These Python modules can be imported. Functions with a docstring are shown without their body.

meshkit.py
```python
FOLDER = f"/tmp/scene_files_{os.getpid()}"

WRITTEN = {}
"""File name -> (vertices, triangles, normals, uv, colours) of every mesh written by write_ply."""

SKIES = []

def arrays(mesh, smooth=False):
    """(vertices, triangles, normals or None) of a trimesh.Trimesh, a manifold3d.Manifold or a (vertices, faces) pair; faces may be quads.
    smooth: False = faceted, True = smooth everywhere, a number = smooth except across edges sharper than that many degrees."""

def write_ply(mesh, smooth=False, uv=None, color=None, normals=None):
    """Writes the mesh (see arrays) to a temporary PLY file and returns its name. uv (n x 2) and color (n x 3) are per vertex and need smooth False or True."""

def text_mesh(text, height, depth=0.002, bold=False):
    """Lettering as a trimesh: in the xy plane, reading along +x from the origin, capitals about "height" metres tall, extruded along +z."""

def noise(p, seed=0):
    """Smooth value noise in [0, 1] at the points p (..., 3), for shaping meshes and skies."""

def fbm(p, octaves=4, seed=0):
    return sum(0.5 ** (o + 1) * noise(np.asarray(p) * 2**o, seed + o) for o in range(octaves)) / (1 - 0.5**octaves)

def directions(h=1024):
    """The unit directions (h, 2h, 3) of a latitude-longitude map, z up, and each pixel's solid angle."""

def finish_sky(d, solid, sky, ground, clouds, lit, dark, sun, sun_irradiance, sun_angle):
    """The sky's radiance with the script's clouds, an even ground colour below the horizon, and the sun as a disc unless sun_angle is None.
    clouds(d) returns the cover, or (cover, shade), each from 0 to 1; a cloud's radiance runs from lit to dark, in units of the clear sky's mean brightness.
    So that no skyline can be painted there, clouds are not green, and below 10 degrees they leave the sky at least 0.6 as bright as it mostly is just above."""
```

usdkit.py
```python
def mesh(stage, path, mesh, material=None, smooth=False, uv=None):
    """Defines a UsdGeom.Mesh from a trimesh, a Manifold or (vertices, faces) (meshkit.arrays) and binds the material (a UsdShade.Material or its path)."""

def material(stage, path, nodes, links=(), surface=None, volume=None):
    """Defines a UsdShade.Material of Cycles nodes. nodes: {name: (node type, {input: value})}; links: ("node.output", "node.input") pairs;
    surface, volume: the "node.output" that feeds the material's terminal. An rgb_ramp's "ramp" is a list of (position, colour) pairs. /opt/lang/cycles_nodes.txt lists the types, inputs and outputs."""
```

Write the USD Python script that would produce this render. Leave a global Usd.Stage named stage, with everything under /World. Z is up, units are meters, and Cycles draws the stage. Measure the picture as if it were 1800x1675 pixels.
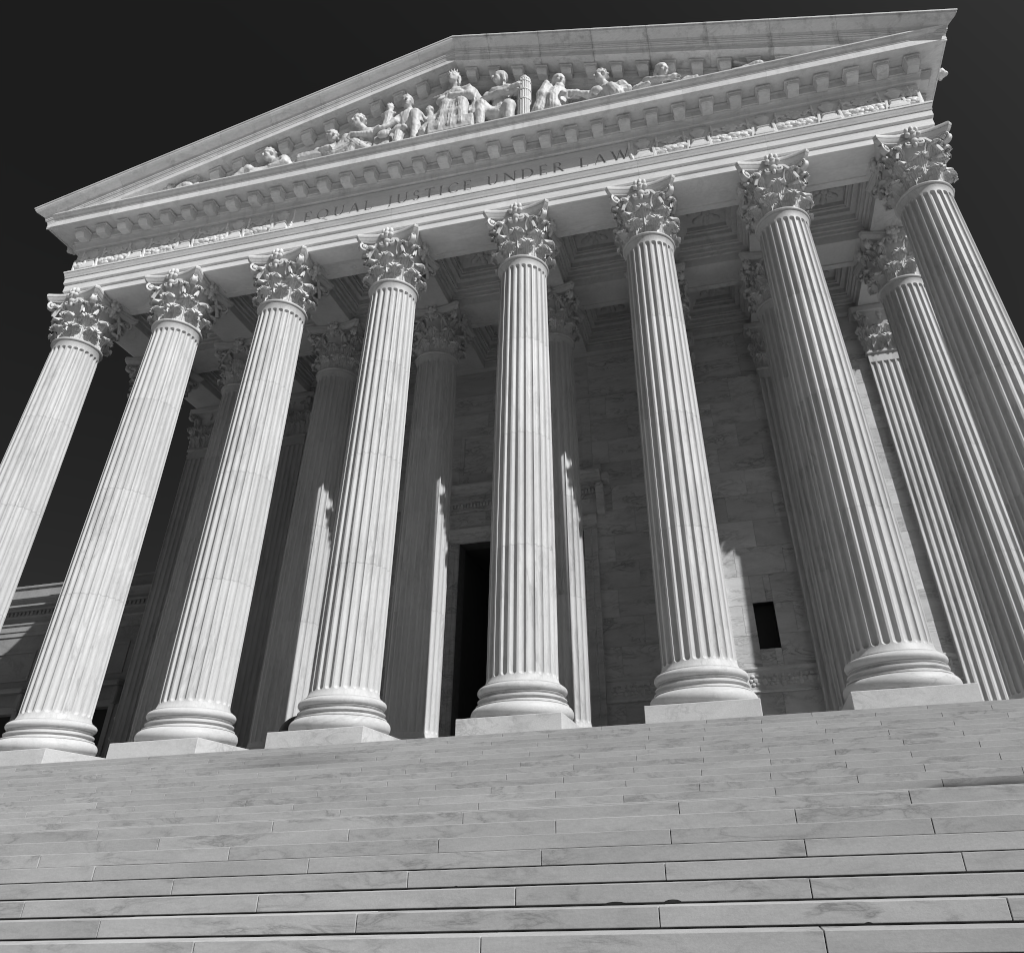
import math, random
import numpy as np, trimesh, shapely, manifold3d, usdkit, meshkit
from shapely.geometry import Polygon, box as sbox, LineString, Point
from shapely import affinity
from pxr import Usd, UsdGeom, UsdLux, UsdShade, Gf, Sdf, Vt

stage = Usd.Stage.CreateInMemory()
UsdGeom.SetStageUpAxis(stage, 'Z')
UsdGeom.SetStageMetersPerUnit(stage, 1.0)
UsdGeom.Xform.Define(stage, '/World')
UsdGeom.Scope.Define(stage, '/World/Looks')
rng = random.Random(11)

# ------------------------------------------------------------------ camera
YAW, PITCH, ROLL = map(math.radians, (-11.85, 32.73, -1.76))
CAM = (7.953, -19.811, -2.914)
FPX, PPX, PPY = 1316.6, 86.9, -140.2            # in pixels of an 1800 x 1675 picture
W0, H0 = 1800.0, 1675.0
_cy, _sy = math.cos(YAW), math.sin(YAW)
_f = np.array([_sy * math.cos(PITCH), _cy * math.cos(PITCH), math.sin(PITCH)])
_r = np.array([_cy, -_sy, 0.0])
_u = np.cross(_r, _f)
RT = math.cos(ROLL) * _r + math.sin(ROLL) * _u
UP = -math.sin(ROLL) * _r + math.cos(ROLL) * _u
cam = UsdGeom.Camera.Define(stage, '/World/camera')
m = Gf.Matrix4d(*RT, 0, *UP, 0, *(-_f), 0, *CAM, 1)
cam.AddTransformOp().Set(m)
HA = 36.0
cam.CreateHorizontalApertureAttr(HA)
cam.CreateVerticalApertureAttr(HA * 952 / 1024)
cam.CreateFocalLengthAttr(FPX / W0 * HA)
cam.CreateHorizontalApertureOffsetAttr(-PPX / W0 * HA)
cam.CreateVerticalApertureOffsetAttr(PPY / W0 * HA)
cam.CreateClippingRangeAttr(Gf.Vec2f(0.1, 5000))
cam.CreateExposureAttr(0.21)

# ------------------------------------------------------------------ sky and sun
SUN = np.array([0.606, -0.4136, 0.679]); SUN /= np.linalg.norm(SUN)
SKY_STRENGTH, SUN_INTENSITY = 0.05, 1.25
sky = UsdLux.DomeLight.Define(stage, '/World/sky')
sky.CreateIntensityAttr(1.0)
# a black and white picture taken through a red filter: the sky's red light, as grey
skym = usdkit.material(stage, '/World/Looks/sky_material', {
    'sky': ('sky_texture', {'sky_type': 'single_scattering', 'sun_disc': False, 'sun_elevation': math.asin(SUN[2]),
                            'sun_rotation': math.atan2(SUN[0], SUN[1]), 'altitude': 50.0, 'air_density': 0.11, 'aerosol_density': 2.7}),
    'sep': ('separate_color', {}), 'com': ('combine_color', {}),
    'bg': ('background_shader', {'strength': SKY_STRENGTH})},
    [('sky.color', 'sep.color'), ('sep.r', 'com.r'), ('sep.r', 'com.g'), ('sep.r', 'com.b'), ('com.color', 'bg.color')], surface='bg.background')
UsdShade.MaterialBindingAPI.Apply(sky.GetPrim()).Bind(skym)
sky.GetPrim().SetCustomDataByKey('kind', 'structure')
sun = UsdLux.DistantLight.Define(stage, '/World/sun')
sun.CreateIntensityAttr(SUN_INTENSITY)
sun.CreateAngleAttr(0.53)
sun.CreateNormalizeAttr(True)
sun.CreateColorAttr(Gf.Vec3f(1.0, 1.0, 1.0))
zax = Gf.Vec3d(*SUN); xax = Gf.Cross(Gf.Vec3d(0, 0, 1), zax).GetNormalized(); yax = Gf.Cross(zax, xax)
sun.AddTransformOp().Set(Gf.Matrix4d(*xax, 0, *yax, 0, *zax, 0, 0, 0, 60, 1))

# ------------------------------------------------------------------ materials
def marble(name, lo, hi, vein=0.6, scale=(1, 1, 1), rough=0.55, bump=0.25, spread=0.16, drums=False, dirt=0.0, fine=38.0, joints=False, smudge=False, swirl=1.1):
    """Grey marble: soft clouds between lo and hi, thin darker veins, a tone of its own for each stone, fine tooling in the relief."""
    n = {'geo': ('geometry', {}), 'obj': ('object_info', {}),
         'off': ('vector_math', {'math_type': 'scale', 'vector1': (37.0, 53.0, 71.0)}),
         'add': ('vector_math', {'math_type': 'add'}),
         'map': ('mapping', {'scale': scale}),
         'cloud': ('noise_texture', {'scale': 0.55, 'detail': 5.0, 'roughness': 0.6, 'distortion': 0.6}),
         'vn': ('noise_texture', {'scale': 0.8, 'detail': 7.0, 'roughness': 0.62, 'distortion': swirl}),
         'vr': ('rgb_ramp', {'ramp': [(0, (0, 0, 0)), (0.44, (0, 0, 0)), (0.485, (0.55, 0.55, 0.55)), (0.5, (1, 1, 1)), (0.515, (0.5, 0.5, 0.5)), (0.57, (0, 0, 0)), (1, (0, 0, 0))]}),
         'vm': ('noise_texture', {'scale': 0.45, 'detail': 3.0, 'roughness': 0.55}),
         'vmr': ('map_range', {'from_min': 0.42, 'from_max': 0.68, 'to_min': 0.0, 'to_max': vein, 'clamp': True}),
         'vv': ('math', {'math_type': 'multiply'}),
         'speck': ('noise_texture', {'scale': 9.0, 'detail': 6.0, 'roughness': 0.7}),
         'cr': ('map_range', {'from_min': 0.3, 'from_max': 0.7, 'to_min': lo, 'to_max': hi, 'clamp': True}),
         'sr': ('map_range', {'from_min': 0.25, 'from_max': 0.75, 'to_min': 0.9, 'to_max': 1.08, 'clamp': True}),
         'm1': ('math', {'math_type': 'multiply'}),
         'grain': ('noise_texture', {'scale': 55.0, 'detail': 3.0, 'roughness': 0.75}), 'gr': ('map_range', {'from_min': 0.25, 'from_max': 0.75, 'to_min': 0.93, 'to_max': 1.06, 'clamp': True}), 'm0': ('math', {'math_type': 'multiply'}),
         'inv': ('math', {'math_type': 'multiply_add', 'value2': -0.62, 'value3': 1.0}),
         'm2': ('math', {'math_type': 'multiply'}),
         'tone': ('map_range', {'from_min': 0.0, 'from_max': 1.0, 'to_min': 1.0 - spread, 'to_max': 1.0 + spread * 0.5}),
         'm3': ('math', {'math_type': 'multiply'}),
         'col': ('combine_color', {}),
         'fine': ('noise_texture', {'scale': fine, 'detail': 4.0, 'roughness': 0.7}),
         'bump': ('bump', {'strength': bump, 'distance': 0.02}),
         'p': ('principled_bsdf', {'roughness': rough, 'specular_ior_level': 0.35, 'diffuse_roughness': 0.35})}
    l = [('geo.position', 'add.vector1'), ('obj.random', 'off.scale'), ('off.vector', 'add.vector2'), ('add.vector', 'map.vector'),
         ('map.vector', 'cloud.vector'), ('map.vector', 'vn.vector'), ('map.vector', 'vm.vector'), ('map.vector', 'speck.vector'),
         ('vn.fac', 'vr.fac'), ('vm.fac', 'vmr.value'), ('vr.color', 'vv.value1'), ('vmr.result', 'vv.value2'),
         ('cloud.fac', 'cr.value'), ('speck.fac', 'sr.value'), ('geo.position', 'grain.vector'), ('grain.fac', 'gr.value'), ('cr.result', 'm0.value1'), ('gr.result', 'm0.value2'), ('m0.value', 'm1.value1'), ('sr.result', 'm1.value2'),
         ('vv.value', 'inv.value1'), ('m1.value', 'm2.value1'), ('inv.value', 'm2.value2'), ('m2.value', 'm3.value1'), ('tone.result', 'm3.value2'),
         ('geo.position', 'fine.vector'), ('fine.fac', 'bump.height'), ('bump.normal', 'p.normal')]
    src = 'm3.value'
    if drums:
        # each drum of each column is cut from its own block, 4.6 m apart and 3.6 m high
        n.update({'cell': ('vector_math', {'math_type': 'multiply', 'vector2': (1 / 4.6, 1 / 4.6, 1 / 3.6)}),
                  'half': ('vector_math', {'math_type': 'add', 'vector2': (0.05, 0.5, -0.36)}),
                  'floor': ('vector_math', {'math_type': 'floor'}), 'wn': ('white_noise_texture', {})})
        l += [('geo.position', 'cell.vector1'), ('cell.vector', 'half.vector1'), ('half.vector', 'floor.vector1'), ('floor.vector', 'wn.vector'), ('wn.value', 'tone.value')]
    else:
        l += [('obj.random', 'tone.value')]
    if dirt:
        # weathering: dark soot streaks that run down the face
        n.update({'dmap': ('mapping', {'scale': (2.2, 2.2, 0.35)}), 'dn': ('noise_texture', {'scale': 1.3, 'detail': 6.0, 'roughness': 0.68}),
                  'dr': ('map_range', {'from_min': 0.52, 'from_max': 0.72, 'to_min': 1.0, 'to_max': 1.0 - dirt, 'clamp': True}), 'm4': ('math', {'math_type': 'multiply'})})
        l += [('geo.position', 'dmap.vector'), ('dmap.vector', 'dn.vector'), ('dn.fac', 'dr.value'), ('m3.value', 'm4.value1'), ('dr.result', 'm4.value2')]
        src = 'm4.value'
    if joints:
        # soot that has crept out of the open joints, 2.2 m apart
        n.update({'sx': ('separate_xyz', {}), 'ab': ('math', {'math_type': 'absolute'}), 'w1': ('math', {'math_type': 'multiply_add', 'value2': 1 / 2.2, 'value3': 0.5 - 1.55 / 2.2}),
                  'fr': ('math', {'math_type': 'fraction'}), 'c1': ('math', {'math_type': 'subtract', 'value2': 0.5}), 'c2': ('math', {'math_type': 'absolute'}),
                  'jn': ('noise_texture', {'scale': 1.7, 'detail': 5.0, 'roughness': 0.7}), 'c3': ('math', {'math_type': 'multiply_add', 'value2': -0.42, 'value3': 0.225}), 'c4': ('math', {'math_type': 'add'}),
                  'jr': ('map_range', {'from_min': -0.06, 'from_max': 0.05, 'to_min': 0.50, 'to_max': 1.0, 'clamp': True}), 'm5': ('math', {'math_type': 'multiply'})})
        l += [('geo.position', 'sx.vector'), ('sx.x', 'ab.value1'), ('ab.value', 'w1.value1'), ('w1.value', 'fr.value1'), ('fr.value', 'c1.value1'), ('c1.value', 'c2.value1'),
              ('geo.position', 'jn.vector'), ('jn.fac', 'c3.value1'), ('c2.value', 'c4.value1'), ('c3.value', 'c4.value2'), ('c4.value', 'jr.value'), (src, 'm5.value1'), ('jr.result', 'm5.value2')]
        src = 'm5.value'
    if smudge:
        # black smudges low on two of the risers and a broad stain on the upper steps
        for i, (c, sc, amt) in enumerate((((10.78, -6.7, -1.97), (2.4, 3.0, 11.0), 0.85), ((11.45, -6.7, -1.975), (1.5, 3.0, 11.0), 0.8), ((12.4, -6.7, -1.92), (0.36, 5.0, 7.5), 0.5), ((-2.2, -3.0, -0.5), (0.42, 0.6, 2.2), 0.30))):
            n.update({f'q{i}': ('vector_math', {'math_type': 'subtract', 'vector2': c}), f'r{i}': ('vector_math', {'math_type': 'multiply', 'vector2': sc}), f'd{i}': ('vector_math', {'math_type': 'length'}),
                      f'e{i}': ('map_range', {'from_min': 0.25, 'from_max': 1.0, 'to_min': 1.0 - amt, 'to_max': 1.0, 'clamp': True}), f'f{i}': ('math', {'math_type': 'multiply'})})
            l += [('geo.position', f'q{i}.vector1'), (f'q{i}.vector', f'r{i}.vector1'), (f'r{i}.vector', f'd{i}.vector1'), (f'd{i}.value', f'e{i}.value'), (src, f'f{i}.value1'), (f'e{i}.result', f'f{i}.value2')]
            src = f'f{i}.value'
    l += [(src, 'col.r'), (src, 'col.g'), (src, 'col.b'), ('col.color', 'p.base_color')]
    return usdkit.material(stage, '/World/Looks/' + name, n, l, surface='p.BSDF')

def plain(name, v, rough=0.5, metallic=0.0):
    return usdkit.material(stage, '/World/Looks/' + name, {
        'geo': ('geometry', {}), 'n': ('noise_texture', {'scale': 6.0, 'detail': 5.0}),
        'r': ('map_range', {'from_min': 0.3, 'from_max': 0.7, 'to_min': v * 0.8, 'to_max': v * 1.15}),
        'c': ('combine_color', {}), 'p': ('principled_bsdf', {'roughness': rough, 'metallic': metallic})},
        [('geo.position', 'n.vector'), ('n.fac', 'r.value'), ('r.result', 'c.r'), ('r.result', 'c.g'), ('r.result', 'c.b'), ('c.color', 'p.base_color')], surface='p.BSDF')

M_COL = marble('column_marble', 0.44, 0.54, vein=0.5, scale=(2.6, 2.6, 0.55), spread=0.07, drums=True, bump=0.15)
M_BASE = marble('base_marble', 0.44, 0.52, vein=0.5, scale=(1.5, 1.5, 3.0), spread=0.05)
M_CAP = marble('capital_marble', 0.54, 0.66, vein=0.25, spread=0.04, bump=0.45, fine=45.0)
M_ENT = marble('entablature_marble', 0.70, 0.80, vein=0.3, scale=(0.6, 1, 2.2), spread=0.05)
M_CORN = marble('cornice_marble', 0.66, 0.78, vein=0.3, scale=(0.6, 1, 2.0), spread=0.08, dirt=0.2)
M_RAKE = marble('raking_cornice_marble', 0.68, 0.80, vein=0.3, scale=(0.6, 1, 2.0), spread=0.06, dirt=0.3, joints=True)
M_FIG = marble('statue_marble', 0.50, 0.62, vein=0.2, spread=0.04, bump=0.35, fine=14.0, dirt=0.25)
M_WALL = marble('wall_marble', 0.54, 0.68, vein=1.0, scale=(1.3, 1, 4.2), spread=0.16)
M_STEP = marble('step_marble', 0.31, 0.37, vein=0.74, scale=(1.7, 1.6, 7.0), spread=0.10, bump=0.08, swirl=0.45, smudge=True)
M_FLOOR = marble('floor_marble', 0.38, 0.45, vein=0.5, spread=0.1)
M_CEIL = marble('ceiling_marble', 0.56, 0.64, vein=0.3, spread=0.05)
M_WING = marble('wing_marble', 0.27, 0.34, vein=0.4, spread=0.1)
M_GROUND = marble('plaza_stone', 0.21, 0.27, vein=0.3, spread=0.05)
M_FIELD = plain('asphalt_and_lawn', 0.055, 0.9)
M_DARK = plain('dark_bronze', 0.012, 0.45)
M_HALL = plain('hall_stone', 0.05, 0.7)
M_CARVE = plain('letter_soot', 0.52, 0.9)
M_JOINT = plain('joint_mortar', 0.12, 0.9)

# ------------------------------------------------------------------ scene helpers
_names = {}
def numbered(path):
    k = _names.get(path, 0); _names[path] = k + 1
    return path if k == 0 else f'{path}_{k:03d}'
def _path(parent): return '/World' if parent is None else str(parent.GetPath())
def tag(p, label=None, cat=None, group=None, kind=None):
    for k, v in (('label', label), ('category', cat), ('group', group), ('kind', kind)):
        if v: p.SetCustomDataByKey(k, v)
    return p
def thing(name, label=None, cat=None, loc=(0, 0, 0), rotz=0.0, group=None, kind=None):
    x = UsdGeom.Xform.Define(stage, numbered('/World/' + name))
    x.AddTranslateOp().Set(Gf.Vec3d(*map(float, loc)))
    if rotz: x.AddRotateZOp().Set(float(rotz))
    return tag(x.GetPrim(), label, cat, group, kind)
def part(name, mesh, mat, parent=None, smooth=False, label=None, cat=None, group=None, kind=None):
    p = usdkit.mesh(stage, numbered(_path(parent) + '/' + name), mesh, mat, smooth).GetPrim()
    return tag(p, label, cat, group, kind)
def copy_of(src, name, label, cat, loc, rotz=0.0, group=None):
    t = thing(name, label, cat, loc, rotz, group)
    t.GetReferences().AddInternalReference(src.GetPath()); t.SetInstanceable(True)
    return t

# ------------------------------------------------------------------ mesh helpers
def bx(x0, x1, y0, y1, z0, z1):
    b = trimesh.creation.box([x1 - x0, y1 - y0, z1 - z0]); b.apply_translation([(x0 + x1) / 2, (y0 + y1) / 2, (z0 + z1) / 2]); return b
def cbox(x0, x1, y0, y1, z0, z1, c=0.01):
    """A box whose edges are chamfered by c (hull of 24 points)."""
    pts = []
    for sx in (0, 1):
        for sy in (0, 1):
            for sz in (0, 1):
                p = [(x0, x1)[sx], (y0, y1)[sy], (z0, z1)[sz]]
                d = [c * (1 - 2 * s) for s in (sx, sy, sz)]
                for ax in range(3):
                    q = [p[i] + (0 if i == ax else d[i]) for i in range(3)]; pts.append(q)
    return trimesh.convex.convex_hull(np.array(pts))
def join(ms): return trimesh.util.concatenate([x for x in ms if x is not None])
def revolve(profile, n=64):
    """profile: (radius, z) from bottom to top, open; closed to the axis at both ends."""
    pr = np.array([(0, profile[0][1])] + list(profile) + [(0, profile[-1][1])], float)
    m_ = trimesh.creation.revolve(pr, sections=n); return m_
def prism_x(poly, x0, x1):
    """Extrudes a (y, z) polygon along x."""
    e = trimesh.creation.extrude_polygon(Polygon(poly), 1.0, engine='earcut')
    v = e.vertices.copy(); e.vertices = np.stack([x0 + v[:, 2] * (x1 - x0), v[:, 0], v[:, 1]], 1)
    e.fix_normals(); return e
def sweep_front(profile, x0, x1, ml=False, mr=False, hx=16.32):
    """Entablature moulding along the front: profile (d, z) with d the distance in front of the column axis; ml, mr mitre that end at the corner."""
    e = trimesh.creation.extrude_polygon(Polygon(profile), 1.0, engine='earcut')
    d, z, s = e.vertices.T
    a = -(hx + d) if ml else np.full_like(d, x0)
    b = (hx + d) if mr else np.full_like(d, x1)
    e.vertices = np.stack([a + s * (b - a), -d, z], 1); e.fix_normals(); return e
def sweep_side(profile, side, y1, hx=16.32):
    e = trimesh.creation.extrude_polygon(Polygon(profile), 1.0, engine='earcut')
    d, z, s = e.vertices.T
    e.vertices = np.stack([side * (hx + d), -d + s * (y1 + d), z], 1); e.fix_normals(); return e
def grid_mesh(P, close_u=False):
    """P: (n, m, 3) points to a triangle grid."""
    n, k = P.shape[:2]; idx = np.arange(n * k).reshape(n, k)
    if close_u: idx = np.vstack([idx, idx[:1]])
    a, b, c, d = idx[:-1, :-1].ravel(), idx[1:, :-1].ravel(), idx[1:, 1:].ravel(), idx[:-1, 1:].ravel()
    return trimesh.Trimesh(P.reshape(-1, 3), np.vstack([np.stack([a, b, c], 1), np.stack([a, c, d], 1)]), process=False)
def place(mesh, loc=(0, 0, 0), rotz=0.0, scale=None):
    q = mesh.copy()
    if scale is not None: q.apply_scale(scale)
    if rotz: q.apply_transform(trimesh.transformations.rotation_matrix(rotz, [0, 0, 1]))
    q.apply_translation(loc); return q

S, MID = 4.6, 0.224
CX = [(i - 4.5) * S + (MID if i > 4.5 else -MID) for i in range(1, 9)]
HX = CX[-1]
Z_AST, Z_SOF = 15.68, 17.95
# ================================================================== steps, landing, floor, plaza
RISE, TREAD = 0.141, 0.40
Y_TOP, Y_LAND = -1.50, -10.74                     # nose of the top step, nose of the landing
Z_LAND = -16 * RISE
Z_PLAZA = Z_LAND - 16 * RISE
part('ground', bx(-1200, 1200, -1200, 1200, Z_PLAZA - 0.6, Z_PLAZA - 0.12), M_FIELD, kind='structure')
part('plaza', bx(-60, 60, -48, 60, Z_PLAZA - 0.5, Z_PLAZA), M_GROUND, kind='structure')

def step_core():
    pts = [(9.4, -0.012), (Y_TOP + 0.03, -0.012)]
    for k in range(16):
        pts += [(Y_TOP - TREAD * k + 0.03, -RISE * k - 0.012), (Y_TOP - TREAD * k + 0.03, -RISE * (k + 1) - 0.012)]
    pts += [(Y_LAND + 0.03, Z_LAND - 0.012)]
    for k in range(16):
        pts += [(Y_LAND - TREAD * k + 0.03, Z_LAND - RISE * k - 0.012), (Y_LAND - TREAD * k + 0.03, Z_LAND - RISE * (k + 1) - 0.012)]
    pts += [(9.4, Z_PLAZA - 0.2)]
    out = []
    for p in pts:
        if not out or (abs(p[0] - out[-1][0]) + abs(p[1] - out[-1][1])) > 1e-6: out.append(p)
    return prism_x(out, -19.2, 19.2)
steps = part('front_steps', step_core(), M_JOINT, kind='structure')
LS = 2.36
CHIPS = [(6.78, -3.102, .085, .015), (7.234, -3.102, .07, .021), (8.62, -3.243, .03, .012), (5.3, -2.961, .02, .010)]
def course(z_top, y_nose, depth, odd, x0, x1, rough=0.0):
    start = (1.25 if odd else 0.08)
    k0 = math.floor((x0 - start) / LS)
    xs = [start + LS * (k0 + i) + rng.uniform(-0.05, 0.05) for i in range(int((x1 - x0) / LS) + 3)]
    for a, b in zip(xs[:-1], xs[1:]):
        a, b = max(a, x0), min(b, x1)
        if b - a < 0.3: continue
        g = 0.0038
        dz = rng.uniform(-0.0015, 0.0015); dy = rng.uniform(-0.003, 0.003)
        q = cbox(a + g, b - g, y_nose + dy, y_nose + depth, z_top - RISE + 0.0135, z_top + dz, 0.004)
        for cx_, cz_, w_, h_ in CHIPS:
            if a + g < cx_ < b - g and abs(cz_ - (z_top - RISE + 0.0135)) < 0.03:
                e = trimesh.creation.icosphere(2, 1.0); e.apply_scale((w_, 0.10, h_)); e.apply_translation((cx_, y_nose, z_top - RISE + 0.0095))
                A = manifold3d.Manifold(manifold3d.Mesh(np.asarray(q.vertices, np.float32), np.asarray(q.faces, np.uint32))); B = manifold3d.Manifold(manifold3d.Mesh(np.asarray(e.vertices, np.float32), np.asarray(e.faces, np.uint32)))
                D = (A - B).to_mesh(); q = trimesh.Trimesh(D.vert_properties[:, :3], D.tri_verts, process=False)
        part('step_stone', q, M_STEP, steps)
for k in range(14):
    course(-RISE * k, Y_TOP - TREAD * k, TREAD + 0.02, k % 2 == 1, -13.6, 14.2)
for k in range(9):
    w = 14.2 if k == 0 else 13.0 - 0.45 * k
    course(Z_LAND - RISE * k, Y_LAND - TREAD * k, TREAD + 0.02, k % 2 == 1, -4.0 + 0.25 * k, w)
def plain_steps():
    ms = []
    for k in range(16):
        y, z = Y_TOP - TREAD * k, -RISE * k
        if k >= 14: ms.append(cbox(-19.2, 19.2, y, y + TREAD + 0.02, z - RISE + 0.0135, z, 0.005))
        else: ms += [cbox(-19.2, -13.605, y, y + TREAD + 0.02, z - RISE + 0.0135, z, 0.005), cbox(14.205, 19.2, y, y + TREAD + 0.02, z - RISE + 0.0135, z, 0.005)]
    for k in range(16):
        y, z = Y_LAND - TREAD * k, Z_LAND - RISE * k
        w = 14.2 if k == 0 else 13.0 - 0.45 * k
        if k >= 9: ms.append(cbox(-19.2, 19.2, y, y + TREAD + 0.02, z - RISE + 0.0135, z, 0.005))
        else: ms += [cbox(-19.2, -4.005 + 0.25 * k, y, y + TREAD + 0.02, z - RISE + 0.0135, z, 0.005), cbox(w + 0.005, 19.2, y, y + TREAD + 0.02, z - RISE + 0.0135, z, 0.005)]
    return join(ms)
part('step_stone', plain_steps(), M_STEP, steps, kind='stuff')
part('landing_paving', bx(-19.2, 19.2, Y_LAND + TREAD + 0.02, Y_TOP - TREAD * 15 + 0.02, Z_LAND - 0.06, Z_LAND), M_FLOOR, steps)
part('portico_floor', bx(-19.2, 19.2, Y_TOP + TREAD + 0.02, 8.75, -0.008, 0.0), M_FLOOR, steps)
for sx in (-1, 1):
    part('cheek_wall', bx(min(sx * 19.2, sx * 22.0), max(sx * 19.2, sx * 22.0), -9.0, 8.8, Z_PLAZA, -0.9), M_STEP, steps)

# ================================================================== columns
NF = 24
def shaft_radius(z):
    t = min(max((z - 1.3) / (15.5 - 1.3), 0), 1)
    return 0.945 - 0.115 * (t ** 1.7)
def fluted(z0, z1, zf0, zf1, rows, low=0.0):
    """A piece of the fluted shaft from z0 to z1; the flutes run from zf0 to zf1 and end round."""
    u = np.array([-1, -0.78, -0.765, -0.7, -0.55, -0.35, -0.12, 0.12, 0.35, 0.55, 0.7, 0.765, 0.78])   # across one flute
    th = np.concatenate([(k + u * 0.5) * 2 * math.pi / NF for k in range(NF)])
    uu = np.tile(u, NF)
    P = []
    for z in rows:
        R = shaft_radius(z)
        halfw = 0.77
        w = 2 * math.pi * R / NF * 0.5 * halfw                # half width in metres
        e = min(z - zf0, zf1 - z)                              # distance from the end of the flute
        k = 0.0 if e <= 0 else (1.0 if e >= w else math.sqrt(max(0, 1 - (1 - e / w) ** 2)))
        hw = halfw * k
        dep = np.where(np.abs(uu) < hw, 0.082 * k * np.sqrt(np.clip(1 - (uu / max(hw, 1e-6)) ** 2, 0, 1)), 0.0)
        if z > 15.35: R = R + 0.05 * ((z - 15.35) / 0.23) ** 2
        if z < 1.48 - low: R = R + 0.07 * ((1.48 - low - z) / 0.2) ** 2
        r = R - dep
        P.append(np.stack([r * np.cos(th), r * np.sin(th), np.full_like(th, z)], 1))
    P = np.array(P).transpose(1, 0, 2)
    return grid_mesh(P, close_u=True)
def flute_rows(z0, z1):
    if z0 < 1.4: zs = list(np.r_[1.27, 1.33, 1.40, 1.44, 1.448, 1.456, 1.468, 1.484, 1.502, 1.525, 1.545]) + list(np.linspace(1.7, z1, 6))
    elif z1 > 15.4: zs = list(np.linspace(z0, 15.1, 6)) + list(np.r_[15.2, 15.25, 15.275, 15.298, 15.316, 15.332, 15.344, 15.352, 15.36, 15.45, 15.52, 15.58])
    else: zs = list(np.linspace(z0, z1, 7))
    return zs
def attic_base():
    """Torus, scotia and torus between the plinth and the shaft."""
    pr = [(0.6, 0.406), (1.14, 0.406)]
    def torus(zc, r, R): return [(R + r * math.cos(a), zc + r * math.sin(a)) for a in np.linspace(-math.pi / 2, math.pi / 2, 13)]
    pr += torus(0.586, 0.178, 1.142)
    pr += [(1.20, 0.766), (1.20, 0.80)]
    pr += [(1.165 - 0.07 * math.sin(a), 0.80 + 0.105 * (1 - math.cos(a)) / 2 ) for a in np.linspace(0.15, math.pi - 0.15, 8)]
    pr += [(1.155, 0.915), (1.155, 0.935), (1.13, 0.94), (1.13, 0.955)]
    pr += [(1.10 - 0.05 * math.sin(a), 0.955 + 0.07 * (1 - math.cos(a)) / 2) for a in np.linspace(0.15, math.pi - 0.15, 7)]
    pr += [(1.095, 1.03), (1.095, 1.045)]
    pr += torus(1.145, 0.098, 1.07)
    pr += [(1.06, 1.245), (1.06, 1.275), (0.7, 1.275)]
    return revolve(pr, 72)
def astragal():
    pr = [(0.70, 15.575), (0.872, 15.575), (0.872, 15.60)]
    pr += [(0.868 + 0.062 * math.cos(a), 15.665 + 0.062 * math.sin(a)) for a in np.linspace(-math.pi / 2, math.pi / 2, 9)]
    pr += [(0.85, 15.735), (0.7, 15.735)]
    return revolve(pr, 72)
def bell_radius(z):
    return float(np.interp(z, [15.7, 16.4, 16.9, 17.2, 17.4, 17.55, 17.62], [0.76, 0.77, 0.80, 0.86, 0.95, 1.06, 1.08]))
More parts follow.
